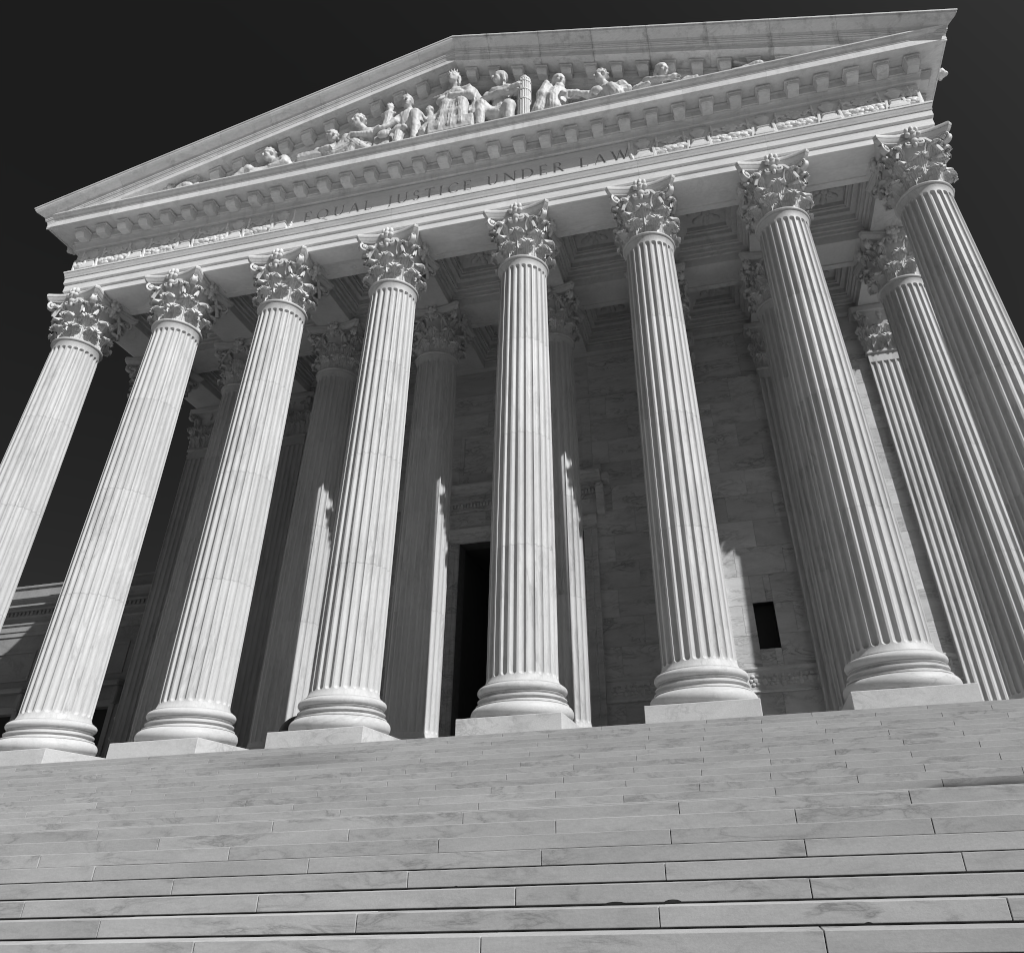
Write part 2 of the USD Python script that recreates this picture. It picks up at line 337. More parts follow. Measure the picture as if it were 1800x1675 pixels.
def acanthus(curve, width, lobes=4, flat=False, tip_curl=0.35, seed=0, thick=0.034):
    """A carved acanthus leaf. curve: (distance in front of the bell, z) from root to curled tip; points of the surface stand at azimuth 0 (+x)."""
    c = np.array(curve, float)
    sl = np.r_[0, np.cumsum(np.linalg.norm(np.diff(c, axis=0), axis=1))]; sl /= sl[-1]
    ns, nt = 26, 21
    s = np.linspace(0, 1, ns); t = np.linspace(-1, 1, nt)
    from scipy.interpolate import CubicSpline
    fx, fz = CubicSpline(sl, c[:, 0]), CubicSpline(sl, c[:, 1]); cx, cz = fx(s), fz(s)
    tx, tz = np.gradient(cx), np.gradient(cz); L = np.hypot(tx, tz); nx_, nz_ = tz / L, -tx / L           # outward normal of the profile
    base = np.interp(s, [0, 0.2, 0.45, 0.70, 0.88, 1.0], [0.40, 0.48, 0.70, 1.0, 0.90, 0.52])
    scal = 0.68 + 0.42 * np.abs(np.sin(s * math.pi * lobes)) ** 0.55
    hw = width * base * scal
    up_ = np.clip(nx_, 0, 1) ** 0.7                        # 1 on the upright part, 0 where the tip turns over
    out = []
    for layer in (1, 0):
        P = np.zeros((ns, nt, 3))
        for i in range(ns):
            tt = t * hw[i]
            rib = 0.034 * np.exp(-(t / 0.11) ** 2) + 0.040 * (np.abs(np.cos(t * math.pi * 3.0)) - .5) * (1 - 0.4 * abs(s[i] - .5)) - 0.075 * t ** 2 * (0.5 + s[i]) * up_[i]
            rib = rib + 0.018 * np.sin((s[i] * lobes * 2 + np.abs(t) * 1.2) * math.pi) * np.abs(t)
            off = rib if layer else rib * 0.6 - thick
            se = s[i] - 0.16 * (1 - np.abs(np.cos(t * math.pi * 2.5))) * max(0.0, s[i] - .72) / .28          # the tip is cut into lobes
            x = fx(se) + nx_[i] * off; z = fz(se) + nz_[i] * off - 0.12 * t ** 2 * (1 - up_[i]) * (s[i] > 0.5)
            if flat: P[i] = np.stack([x, tt, z], 1)
            else:
                R = bell_radius(min(cz[i], 17.6)); rr = x + R; a = tt / np.maximum(rr, 0.3) * 1.0
                P[i] = np.stack([rr * np.cos(a), rr * np.sin(a), z], 1)
        out.append(P)
    A, B = out
    ring = lambda Q: np.concatenate([Q[:, 0], Q[-1, 1:], Q[-2::-1, -1], Q[0, -2:0:-1]])
    mA, mB = grid_mesh(A), grid_mesh(B); mB.invert()
    ra, rb = ring(A), ring(B)
    side = grid_mesh(np.stack([ra, rb], 1), close_u=True)
    g = join([mA, mB, side]); g.merge_vertices(); g.fix_normals(); return g
ROOT = 15.735
LOW = [(0.02, ROOT), (0.03, ROOT + .20), (0.065, ROOT + .36), (0.15, ROOT + .49), (0.265, ROOT + .565), (0.35, ROOT + .56), (0.39, ROOT + .50), (0.375, ROOT + .44)]
MIDL = [(0.02, ROOT), (0.03, ROOT + .48), (0.06, ROOT + .77), (0.14, ROOT + .99), (0.25, ROOT + 1.115), (0.345, ROOT + 1.115), (0.39, ROOT + 1.05), (0.375, ROOT + .98)]
TOPL = [(0.05, ROOT + .75), (0.07, ROOT + 1.07), (0.13, ROOT + 1.32), (0.22, ROOT + 1.51), (0.34, ROOT + 1.59), (0.43, ROOT + 1.56), (0.46, ROOT + 1.49)]
SMALL = [(0.05, ROOT + .8), (0.055, ROOT + 1.1), (0.07, ROOT + 1.35), (0.12, ROOT + 1.52), (0.21, ROOT + 1.56), (0.26, ROOT + 1.48)]
def scroll(r0, turns, width, stem=None, n=46):
    """A volute standing in the x-z plane: a flat band that rises along stem and rolls up; width along y."""
    ph = np.linspace(0, turns * 2 * math.pi, n)
    r = r0 * (1 - 0.8 * ph / ph[-1])
    px, pz = r * np.sin(ph) , r * np.cos(ph)                # starts on top, runs outward (+x) and down
    if stem is not None:
        st = np.array(stem, float); px, pz = np.r_[st[:, 0], px], np.r_[st[:, 1], pz]
    tx, tz = np.gradient(px), np.gradient(pz); L = np.hypot(tx, tz) + 1e-9; nx_, nz_ = -tz / L, tx / L
    k = len(px); th = np.interp(np.arange(k), [0, k - 1], [0.075, 0.03])
    w = width * np.interp(np.arange(k), [0, k * .35, k - 1], [0.8, 1.0, 1.25])
    sec = np.array([(-1, .5), (-.8, .8), (-.35, .35), (0, .25), (.35, .35), (.8, .8), (1, .5), (1, -.5), (0, -.5), (-1, -.5)])
    P = np.zeros((k, len(sec), 3))
    for j, (a, b) in enumerate(sec):
        P[:, j, 0] = px + nx_ * b * th; P[:, j, 1] = a * w / 2; P[:, j, 2] = pz + nz_ * b * th
    body = grid_mesh(np.concatenate([P, P[:, :1]], 1))
    eye = trimesh.creation.cylinder(r0 * 0.24, width * 1.32, sections=14); eye.apply_transform(trimesh.transformations.rotation_matrix(math.pi / 2, [1, 0, 0]))
    g = join([body, eye]); g.fix_normals(); return g
def abacus_mesh(hw=1.26, sag=0.22, cut=0.105):
    """The square cover of the capital with hollow sides and cut horns, in three mouldings."""
    def outline(off):
        pts = []
        for k in range(4):
            a0 = np.array([hw - cut, -hw]); a1 = np.array([hw, -hw + cut])     # horn at the (+,-) corner
            rot = lambda p, q=k: np.array([p[0] * math.cos(q * math.pi / 2) - p[1] * math.sin(q * math.pi / 2), p[0] * math.sin(q * math.pi / 2) + p[1] * math.cos(q * math.pi / 2)])
            pts += [rot(a0), rot(a1)]
            for t in np.linspace(-1, 1, 15)[1:-1]:
                pts.append(rot(np.array([hw - sag * (1 - t * t), (hw - cut) * t])))
        return np.array(pts) * (1 + off / hw)
    levels = [(-0.13, 17.60), (-0.13, 17.625), (-0.09, 17.66), (-0.045, 17.74), (-0.03, 17.77), (-0.06, 17.775), (-0.06, 17.795), (-0.02, 17.80), (0.0, 17.85), (0.0, 17.90), (-0.03, 17.945)]
    rings = [np.c_[outline(o), np.full(len(outline(0)), z)] for o, z in levels]
    n = len(rings[0])
    P = np.array(rings).transpose(1, 0, 2)
    g = grid_mesh(P, close_u=True)
    caps = []
    for r_, flip in ((rings[0], True), (rings[-1], False)):
        c = np.r_[r_, [[0, 0, r_[0, 2]]]]; f = [(i, (i + 1) % n, n) for i in range(n)]
        q = trimesh.Trimesh(c, f, process=False)
        if flip: q.invert()
        caps.append(q)
    g = join([g] + caps); g.merge_vertices(); g.fix_normals(); return g
def fleuron():
    """The flower in the middle of a side of the abacus: a stalk that opens into lobes; stands at azimuth 0."""
    ms = []
    for a, z, y, s in ((0.0, 17.74, 0.0, (.13, .17, .20)), (0.03, 17.95, -0.15, (.09, .08, .13)), (0.05, 17.97, 0.0, (.10, .075, .14)), (0.03, 17.95, 0.15, (.09, .08, .13)), (0.05, 17.72, -0.16, (.09, .10, .10)), (0.05, 17.72, 0.16, (.09, .10, .10)),
                       (0.10, 17.78, 0.0, (.07, .09, .09)), (-0.03, 17.50, 0.0, (.10, .13, .13)), (-0.06, 17.36, 0.0, (.08, .07, .14))):
        q = trimesh.creation.icosphere(2, 1.0); q.apply_scale(s); q.apply_translation([1.08 + a, y, z]); ms.append(q)
    return join(ms)
LEAF_LOW = acanthus(LOW, 0.31, 5); LEAF_MID = acanthus(MIDL, 0.32, 7); LEAF_TOP = acanthus(TOPL, 0.20, 4); LEAF_SMALL = acanthus(SMALL, 0.19, 3)
def volute_corner():
    v = scroll(0.185, 1.6, 0.20, stem=[(-0.66, -0.75), (-0.60, -0.45), (-0.48, -0.18), (-0.30, 0.06), (-0.12, 0.17)])
    v.apply_translation([1.36, 0, 17.42]); return v
def helix():
    ms = []
    for sgn in (-1, 1):
        v = scroll(0.13, 1.5, 0.13, stem=[(-0.50, -0.62), (-0.42, -0.36), (-0.30, -0.12), (-0.16, 0.08)])
        v.apply_transform(trimesh.transformations.rotation_matrix(-sgn * math.pi / 2, [0, 0, 1]))     # runs along -+y
        v.apply_translation([0, sgn * 0.0, 0])
        # turn so that the scroll rolls towards the middle of the side
        v.apply_translation([1.0, sgn * 0.20, 17.44]); ms.append(v)
    return join(ms)
VOL, HEL, FLE = volute_corner(), helix(), fleuron()
BELL = revolve([(0.60, 15.72)] + [(bell_radius(z), z) for z in np.linspace(15.72, 17.61, 14)] + [(0.9, 17.625)], 40)
column = None
DROP = 0.405
def make_column(label, loc, group, low=0.0):
    t = thing('fluted_column', label, 'column', loc, 0, group)
    if not low: part('plinth', cbox(-1.322, 1.322, -1.322, 1.322, 0.0, 0.404, 0.012), M_BASE, t)
    part('base_moulding', place(attic_base(), (0, 0, -low)), M_BASE, t, smooth=35)
    zs = [1.27 - low, 4.9, 8.5, 12.1, 15.58]
    for a, b in zip(zs[:-1], zs[1:]):
        rows = flute_rows(a + 0.003 if a > 2 else a, b - 0.003 if b < 15 else b)
        if a < 2: rows = [z - low if z < 1.6 else z for z in rows]
        part('drum', fluted(a, b, 1.44 - low, 15.36, rows, low), M_COL, t, smooth=30)
    part('astragal', astragal(), M_COL, t, smooth=35)
    cap = part('capital', BELL, M_CAP, t, smooth=40)
    for k in range(8):
        part('acanthus_leaf', place(LEAF_LOW, rotz=k * math.pi / 4 + math.pi / 8), M_CAP, cap, smooth=50)
    for k in range(8):
        part('acanthus_leaf', place(LEAF_MID, rotz=k * math.pi / 4), M_CAP, cap, smooth=50)
    for k in range(4):
        part('acanthus_leaf', place(LEAF_TOP, rotz=k * math.pi / 2 + math.pi / 4 - 0.21), M_CAP, cap, smooth=50)
        part('acanthus_leaf', place(LEAF_TOP, rotz=k * math.pi / 2 + math.pi / 4 + 0.21), M_CAP, cap, smooth=50)
        part('volute', place(VOL, rotz=k * math.pi / 2 + math.pi / 4), M_CAP, cap, smooth=40)
        part('helix', place(HEL, rotz=k * math.pi / 2), M_CAP, cap, smooth=40)
        part('fleuron', place(FLE, rotz=k * math.pi / 2), M_CAP, cap, smooth=60)
    part('abacus', abacus_mesh(), M_CAP, t, smooth=30)
    return t
ORD = ['first', 'second', 'third', 'fourth', 'fifth', 'sixth', 'seventh', 'eighth']
FRONT_LABEL = ['sunlit fluted column at the far left end of the front row, its base cut off by the frame',
               'sunlit front column second from the left, sky and the low wing on both sides of it',
               'sunlit front column third from the left, the black doorway lies well to its right',
               'sunlit front column just left of the black doorway, fourth from the left',
               'sunlit front column that hides the right half of the black doorway',
               'sunlit front column left of the small black window, sixth from the left',
               'sunlit front column right of the small black window, seventh from the left',
               'front column at the far right end of the portico, against the open sky']
BACK_LABEL = [None] * 8
for i in range(8):
    BACK_LABEL[i] = f'shaded fluted column of the rear row, behind the {ORD[i]} front column from the left'
for i in range(8):
    if i == 0: column = make_column(FRONT_LABEL[0], (CX[0], 0, 0), 'columns of the front row')
    else: copy_of(column, 'fluted_column', FRONT_LABEL[i], 'column', (CX[i], 0, 0), 0, 'columns of the front row')
rear = make_column(BACK_LABEL[0], (CX[0], S, 0), 'columns of the rear row', DROP)
for i in range(1, 8):
    copy_of(rear, 'fluted_column', BACK_LABEL[i], 'column', (CX[i], S, 0), 0, 'columns of the rear row')

# pilasters on the entrance wall, flat and fluted, with a flattened capital of the same leaves
PIL_Y, PIL_HW, PIL_D = 8.75, 0.90, 0.27
def make_pilaster(label, x):
    t = thing('pilaster', label, 'pilaster', (x, PIL_Y, 0), 0, 'pilasters on the entrance wall')
    D = PIL_D
    prof = [(-D - .28, .406), (-D - .30, .5), (-D - .28, .7), (-D - .18, .78), (-D - .14, .88), (-D - .18, .96), (-D - .20, 1.1), (-D - .12, 1.24), (-D - .02, 1.27), (0.2, 1.27), (0.2, .406)]
    part('base_moulding', prism_x([(y, z - DROP) for y, z in prof], -1.14, 1.14), M_BASE, t)
    nfl, pts = 7, []
    x0 = -PIL_HW; pitch = 2 * PIL_HW / nfl
    pts.append((-PIL_HW, 0.2)); pts.append((-PIL_HW, -D))
    for k in range(nfl):
        c = x0 + pitch * (k + .5); r = pitch * 0.37
        for a in np.linspace(0, math.pi, 9): pts.append((c - r * math.cos(a), -D + 0.075 * math.sin(a)))
    pts += [(PIL_HW, -D), (PIL_HW, 0.2)]
    e = trimesh.creation.extrude_polygon(Polygon(pts), 15.15 - 1.1, engine='earcut'); e.apply_translation([0, 0, 1.1])
    part('shaft', join([e, bx(-PIL_HW, PIL_HW, -D, 0.2, 0.866, 1.098), bx(-PIL_HW, PIL_HW, -D, 0.2, 15.152, 15.56)]), M_COL, t, smooth=30)
    part('astragal', cbox(-PIL_HW - .06, PIL_HW + .06, -D - .07, 0.2, 15.56, 15.72, 0.03), M_COL, t)
    cap = part('capital', prism_x([(-D + .02, 15.72), (-D - .0, 16.9), (-D - .1, 17.4), (-D - .2, 17.62), (0.2, 17.62), (0.2, 15.72)], -0.86, 0.86), M_CAP, t)
    def flat(curve, w, l): return place(acanthus(curve, w, l, flat=True), rotz=-math.pi / 2)
    L1, L2, L3 = flat(LOW, 0.27, 4), flat(MIDL, 0.28, 5), flat(TOPL, 0.22, 3)
    for xx in (-0.6, 0.0, 0.6): part('acanthus_leaf', place(L1, (xx, -D, 0)), M_CAP, cap, smooth=50)
    for xx in (-0.86, -0.3, 0.3, 0.86): part('acanthus_leaf', place(L2, (xx, -D + 0.02, 0)), M_CAP, cap, smooth=50)
    for xx in (-0.72, 0.72): part('acanthus_leaf', place(L3, (xx, -D - 0.02, 0)), M_CAP, cap, smooth=50)
    for sx in (-1, 1):
        v = place(VOL, rotz=0); v.apply_translation([-1.36 + 0.35, 0, 0]); v.apply_transform(trimesh.transformations.rotation_matrix(-math.pi / 2 + sx * 0.75, [0, 0, 1]))
        v.apply_translation([sx * 0.66, -D - 0.02, 0]); part('volute', v, M_CAP, cap, smooth=40)
    f = place(FLE, rotz=-math.pi / 2); f.apply_translation([0, 1.1 - D - 0.18, 0]); part('fleuron', f, M_CAP, cap, smooth=60)
    part('abacus', cbox(-1.18, 1.18, -D - 0.36, 0.2, 17.62, 17.945, 0.05), M_CAP, t)
    return t
PIL = {0: 'dark fluted pilaster on the entrance wall behind the leftmost columns', 1: 'dark fluted pilaster on the entrance wall behind the second column of each row',
       2: 'fluted pilaster on the entrance wall left of the doorway, behind the third columns', 5: 'fluted pilaster on the entrance wall between the doorway and the small window',
       6: 'fluted pilaster on the entrance wall right of the small window', 7: 'pilaster at the right end of the entrance wall with sun on its flutes'}
first = None
for i, lab in PIL.items():
    if first is None: first = make_pilaster(lab, CX[i])
    else: copy_of(first, 'pilaster', lab, 'pilaster', (CX[i], PIL_Y, 0), 0, 'pilasters on the entrance wall')
# ================================================================== the building above and behind the columns
house = thing('courthouse', 'white marble temple front with pediment, carved frieze and entrance wall', 'building')

# ---- architrave: three fascias and a crown, cut at the column axes
ARCH = [(0.0, Z_SOF + .02), (0.78, Z_SOF), (0.84, Z_SOF), (0.84, 18.235), (0.865, 18.235), (0.90, 18.28), (0.90, 18.62), (0.925, 18.62), (0.965, 18.68), (0.965, 18.955),
        (0.99, 18.955), (1.0, 18.985), (0.985, 19.0), (0.995, 19.03), (1.015, 19.08), (1.045, 19.17), (1.05, 19.215), (1.07, 19.215), (1.07, 19.285), (0.6, 19.30), (0.0, 19.30)]
core = join([bx(-HX - .6, HX + .6, -0.55, 0.55, Z_SOF + .06, 19.27), bx(-HX - .55, -HX + .55, 0.56, 9.0, Z_SOF + .06, 19.27), bx(HX - .55, HX + .55, 0.56, 9.0, Z_SOF + .06, 19.27)])
arch = part('architrave', core, M_ENT, house)
cuts = [None] + CX[1:-1] + [None]
for a, b in zip(cuts[:-1], cuts[1:]):
    ml, mr = a is None, b is None
    part('architrave_block', sweep_front(ARCH, (a or 0) + .002, (b or 0) - .002, ml, mr, HX), M_ENT, arch)
for side in (-1, 1):
    part('architrave_block', sweep_side(ARCH, side, 9.0, HX), M_ENT, arch)
# back half of the front beam, and the beams over the rear row and from front to rear, each with a sunk panel in its soffit
def beam_x(x0, x1, yc, hw, z0, z1, panel=True):
    ms = [bx(x0, x1, yc - hw, yc + hw, z0 + .05, z1)]
    if panel:
        fx0, fx1 = x0 + 1.25, x1 - 1.25
        ms += [bx(x0, x1, yc - hw, yc - hw + .26, z0, z0 + .048), bx(x0, x1, yc + hw - .26, yc + hw, z0, z0 + .048), bx(x0, fx0, yc - hw + .262, yc + hw - .262, z0, z0 + .048), bx(fx1, x1, yc - hw + .262, yc + hw - .262, z0, z0 + .048)]
    else: ms.append(bx(x0, x1, yc - hw, yc + hw, z0, z0 + .048))
    return join(ms)
for a, b in zip(CX[:-1], CX[1:]):
    fr = join([bx(a + .01, b - .01, 0.0, .84, Z_SOF + .048, 19.0), bx(a + .01, b - .01, .58, .84, Z_SOF, Z_SOF + .046), bx(a + .01, a + 1.25, 0.0, .578, Z_SOF, Z_SOF + .046), bx(b - 1.25, b - .01, 0.0, .578, Z_SOF, Z_SOF + .046)])
    part('architrave_block', fr, M_ENT, arch)
ceil = part('ceiling', bx(-HX - .5, HX + .5, 0.6, 8.9, 19.75, 19.95), M_CEIL, house)
for a, b in zip(CX[:-1], CX[1:]):
    part('beam', beam_x(a + .01, b - .01, S, .80, Z_SOF, 19.6), M_CEIL, ceil)
for x in CX:
    for y0, y1 in ((.845, 3.795), (5.405, 8.49)):
        q = beam_x(y0, y1, -x, .78, Z_SOF, 19.6, False); q.apply_transform(trimesh.transformations.rotation_matrix(math.pi / 2, [0, 0, 1]))
        part('beam', q, M_CEIL, ceil)
def ring(x0, x1, y0, y1, w, z0, z1):
    return join([bx(x0, x1, y0, y0 + w, z0, z1), bx(x0, x1, y1 - w, y1, z0, z1), bx(x0, x0 + w, y0 + w + .001, y1 - w - .001, z0, z1), bx(x1 - w, x1, y0 + w + .001, y1 - w - .001, z0, z1)])
for a, b in zip(CX[:-1], CX[1:]):
    for y0, y1 in ((.85, 3.79), (5.41, 8.40)):
        x0, x1 = a + .79, b - .79
        ms = []
        for k, (w, zb, zt) in enumerate(((.10, 18.30, 18.45), (.19, 18.45, 18.62), (.30, 18.62, 18.70), (.36, 18.70, 18.95), (.55, 18.95, 19.12), (.66, 19.12, 19.2), (.72, 19.2, 19.45))):
            ms.append(ring(x0, x1, y0, y1, w, zb + .001, zt))
        c = part('coffer', join(ms), M_CEIL, ceil)
        pw = (min(x1 - x0, y1 - y0)) / 2 - .72
        cx_, cy_ = (x0 + x1) / 2, (y0 + y1) / 2
        part('coffer', bx(x0 + .7, x1 - .7, y0 + .7, y1 - .7, 19.40, 19.46), M_CEIL, ceil)
        ro = []
        nro = max(1, round((x1 - x0 - 1.44) / (2 * pw)))
        for q in range(8):
            aa = q * math.pi / 4
            for rr, ss in ((.30, .16), (.55, .2)):
                sp = trimesh.creation.icosphere(1, 1.0); sp.apply_scale((ss, ss * .7, .09)); sp.apply_transform(trimesh.transformations.rotation_matrix(aa, [0, 0, 1])); sp.apply_translation([rr * math.cos(aa), rr * math.sin(aa), 0]); ro.append(sp)
        sp = trimesh.creation.icosphere(2, .16); ro.append(sp)
        part('rosette', place(join(ro), (cx_, cy_, 19.38)), M_CEIL, ceil, smooth=60)

# ---- frieze with carved letters and relief
FZ0, FZ1, FD = 19.302, 20.46, 0.95
frieze = part('frieze', join([bx(-HX - FD + .07, HX + FD - .07, -FD + .07, .6, 19.30, 20.9), bx(-HX - FD + .07, -HX + .5, .6, 12.0, 19.30, 20.9), bx(HX - .5, HX + FD - .07, .6, 12.0, 19.30, 20.9)]), M_ENT, house)
def stroke(p, q, w): return LineString([p, q]).buffer(w / 2, cap_style='flat')
def serif(x, y, w): return sbox(x - w / 2, y, x + w / 2, y + .045) if y < .5 else sbox(x - w / 2, y - .045, x + w / 2, y)
def arc(cx, cy, rx, ry, a0, a1, w0, n=26):
    """A stroke along an ellipse, thick at the sides and thin at top and bottom."""
    t = np.radians(np.linspace(a0, a1, n)); wd = w0 * (0.45 + 0.55 * np.abs(np.cos(t)))
    o = np.stack([cx + (rx + 0 * wd) * np.cos(t), cy + ry * np.sin(t)], 1); i = np.stack([cx + (rx - wd) * np.cos(t), cy + (ry - wd * .75) * np.sin(t)], 1)
    return Polygon(np.r_[o, i[::-1]]).buffer(0)
TK, TN = .15, .078
def glyph(ch):
    """Roman inscriptional capitals on a unit cap height: (shape, advance)."""
    V = lambda x, w=TK: sbox(x - w / 2, 0, x + w / 2, 1)
    Hh = lambda x0, x1, y: sbox(x0, y - TN / 2, x1, y + TN / 2)
    vs = lambda x, y, d: Polygon([(x - .02, y), (x + .02, y), (x + .05, y + d), (x - .05, y + d)])
    u = shapely.union_all
    if ch == 'E': return u([V(.12), serif(.10, 0, .22), serif(.10, 1, .22), Hh(.1, .52, .97), Hh(.1, .46, .52), Hh(.1, .55, .03), vs(.52, .94, -.12), vs(.54, .06, .14)]), .64
    if ch == 'L': return u([V(.12), serif(.12, 0, .24), serif(.12, 1, .26), Hh(.1, .58, .03), vs(.57, .06, .15)]), .64
    if ch == 'I': return u([V(.14), serif(.14, 0, .28), serif(.14, 1, .28)]), .28
    if ch == 'T': return u([V(.38), serif(.38, 0, .28), Hh(.03, .73, .97), vs(.05, .95, -.14), vs(.71, .95, -.14)]), .76
    if ch == 'N': return u([V(.13, .07), V(.83, .07), stroke((.10, .98), (.84, .02), TK), serif(.13, 0, .26), serif(.09, 1, .2), serif(.83, 1, .26)]), .95
    if ch == 'A': return u([stroke((.44, 1.0), (.10, 0), .065), stroke((.42, 1.0), (.78, 0), TK), Hh(.2, .66, .34), serif(.10, 0, .24), serif(.78, 0, .28)]), .88
    if ch == 'W': return u([stroke((.08, 1), (.36, 0), TK), stroke((.36, 0), (.62, 1), .065), stroke((.60, 1), (.88, 0), TK), stroke((.88, 0), (1.14, 1), .065), serif(.08, 1, .26), serif(1.14, 1, .22), serif(.61, 1, .2)]), 1.22
    if ch == 'U': return u([sbox(.07, .34, .07 + TK, 1), sbox(.70, .34, .77, 1), arc(.42, .36, .35, .36, 180, 360, TK), serif(.13, 1, .26), serif(.735, 1, .22)]), .86
    if ch == 'J': return u([sbox(.20, .1, .20 + TK, 1), serif(.26, 1, .28), arc(.06, .08, .265, .3, -80, 0, TK)]), .42
    if ch == 'D': return u([V(.13), serif(.11, 0, .24), serif(.11, 1, .24), arc(.36, .5, .52, .5, -90, 90, TK), Hh(.1, .37, .97), Hh(.1, .37, .03)]), .94
    if ch == 'R': return u([V(.13), serif(.13, 0, .27), serif(.11, 1, .22), arc(.32, .76, .28, .24, -90, 90, TK * .9), Hh(.1, .33, .97), Hh(.1, .33, .535), stroke((.36, .53), (.72, .02), TK), serif(.74, 0, .14)]), .80
    if ch == 'C': return arc(.50, .5, .46, .51, 42, 318, TK), .86
    if ch == 'Q': return u([arc(.50, .5, .47, .51, 0, 360, TK), stroke((.50, .06), (.98, -.2), .09)]), 1.02
    if ch == 'S': return u([arc(.28, .745, .23, .265, 20, 270, TK * .85), arc(.30, .255, .25, .265, -160, 90, TK * .85)]), .58
    return Polygon(), .42
TEXT, LH, LX0, LX1, LZ = 'EQUAL JUSTICE UNDER LAW', .56, -6.42, 6.86, 19.545
adv = [glyph(c)[1] for c in TEXT]
gap = ((LX1 - LX0) / LH - sum(adv)) / (len(TEXT) - 1)
letters, xcur = [], 0.0
for c, a in zip(TEXT, adv):
    if c != ' ':
        letters.append(affinity.translate(affinity.scale(glyph(c)[0], LH, LH, origin=(0, 0)), LX0 + xcur * LH, LZ))
    xcur += a + gap
PX = 7.05
panel = sbox(-PX, FZ0, PX, FZ1).difference(shapely.union_all(letters))
def slab(shape, y_front, y_back):
    ms = [trimesh.creation.extrude_polygon(g, y_back - y_front, engine='earcut') for g in getattr(shape, 'geoms', [shape]) if g.area > 1e-5]
    q = join(ms); v = q.vertices.copy(); q.vertices = np.stack([v[:, 0], y_front + v[:, 2], v[:, 1]], 1); q.fix_normals(); return q
part('inscription_panel', slab(panel, -FD, -FD + .064), M_ENT, frieze)
for g in letters:
    part('letter', slab(g.buffer(.004), -FD + .0645, -FD + .0695), M_CARVE, frieze)
for sx in (-1, 1):
    x0, x1 = sorted((sx * (PX + .005), sx * (HX + FD - .06)))
    part('relief_ground', bx(x0, x1, -FD + .045, -FD + .068, FZ0, FZ1), M_ENT, frieze)
# relief: candelabrum stands and thick garlands of fruit between them
def blob(x, y, z, a, b, c, n=1):
    q = trimesh.creation.icosphere(n, 1.0); q.apply_scale((a, b, c)); q.apply_translation((x, y, z)); return q
def stand_mesh():
    ms = [cbox(-.34, .34, -.28, .06, 0, .15, .015), cbox(-.28, .28, -.23, .06, .15, .23, .015), cbox(-.24, .24, -.20, .06, .23, .34, .02), cbox(-.19, .19, -.16, .06, .34, .44, .015), cbox(-.23, .23, -.2, .06, .44, .49, .01)]
    pr = [(.14, .49), (.11, .56), (.15, .66), (.24, .80), (.30, .92), (.20, .98), (.12, 1.02), (.18, 1.10)]
    q = revolve(pr, 18); q.apply_scale((1, .62, 1)); q.apply_translation((0, -.04, 0)); ms.append(q)
    for s in (-1, 1):
        for t in np.linspace(0, 1, 8):
            ms.append(blob(s * (.40 + .05 * math.sin(t * 3) + .10 * t), -.05 - .05 * t, .10 + .90 * t, .05 * (1.2 - t * .4), .09, .11))
    q = join(ms); q.vertices[:, 1] *= .64; return q
def garland_mesh(seed, length=1.45):
    r_ = random.Random(seed); ms = []
    n = int(34 * length)
    for k in range(n):
        t = (k + r_.uniform(0, 1)) / n * 2 - 1; a = r_.uniform(-.9, 1.25); rr = .17 + .03 * (1 - t * t)
        s = r_.uniform(.075, .125)
        ms.append(blob(t * length / 2 * .96, -.03 - rr * math.cos(a) * .95, .25 + .03 * t * t + rr * math.sin(a), s * r_.uniform(1.0, 1.35), s * .9, s * r_.uniform(.75, 1.0)))
    c = trimesh.creation.cylinder(.18, length, sections=14); c.apply_transform(trimesh.transformations.rotation_matrix(math.pi / 2, [0, 1, 0])); c.apply_translation((0, -.03, .25)); ms.append(c)
    for s in (-1, 1):
        q = cbox(-.05, .05, -.27, .04, -.01, .56, .012); q.apply_transform(trimesh.transformations.rotation_matrix(s * .10, [0, 1, 0])); q.apply_translation((s * length * .515, 0, .01)); ms.append(q)
        for t in np.linspace(0, 1, 7): ms.append(blob(s * (length / 2 + .03 - t * .40), -.06 - .04 * math.sin(t * 3.1), .62 + .28 * math.sin(t * 2.6), .11, .07, .06))
    ms.append(blob(0, -.07, .78, .24, .10, .20, 2)); ms.append(blob(0, -.13, .66, .12, .08, .12))
    for q in range(7): ms.append(blob(.22 * math.cos(q * .9), -.09, .82 + .16 * math.sin(q * .9), .09, .07, .07))
    q = join(ms); q.vertices[:, 1] *= .55; return q
G = [garland_mesh(k) for k in range(3)]
ST = stand_mesh()
SX = [7.40, 9.44, 11.76, 14.05, 16.34]
for side in (1, -1):
    for k, xs in enumerate(SX):
        part('candelabrum', place(ST, (side * xs, -FD + .045, FZ0)), M_ENT, frieze, smooth=35)
        if k < 4:
            part('garland', place(garland_mesh(5, 1.18) if k == 0 else G[(k + (side > 0)) % 3], (side * (xs + SX[k + 1]) / 2, -FD + .06, FZ0)), M_ENT, frieze, smooth=60)
    part('garland', place(garland_mesh(9, .42), (side * (HX + .50), -FD + .06, FZ0)), M_ENT, frieze, smooth=60)
    for k in range(4):
        q = place(G[k % 3], (0, 0, 0), rotz=side * math.pi / 2); q.apply_translation((side * (HX + FD - .06), .35 + 2.3 * k, FZ0)); part('garland', q, M_ENT, frieze, smooth=60)

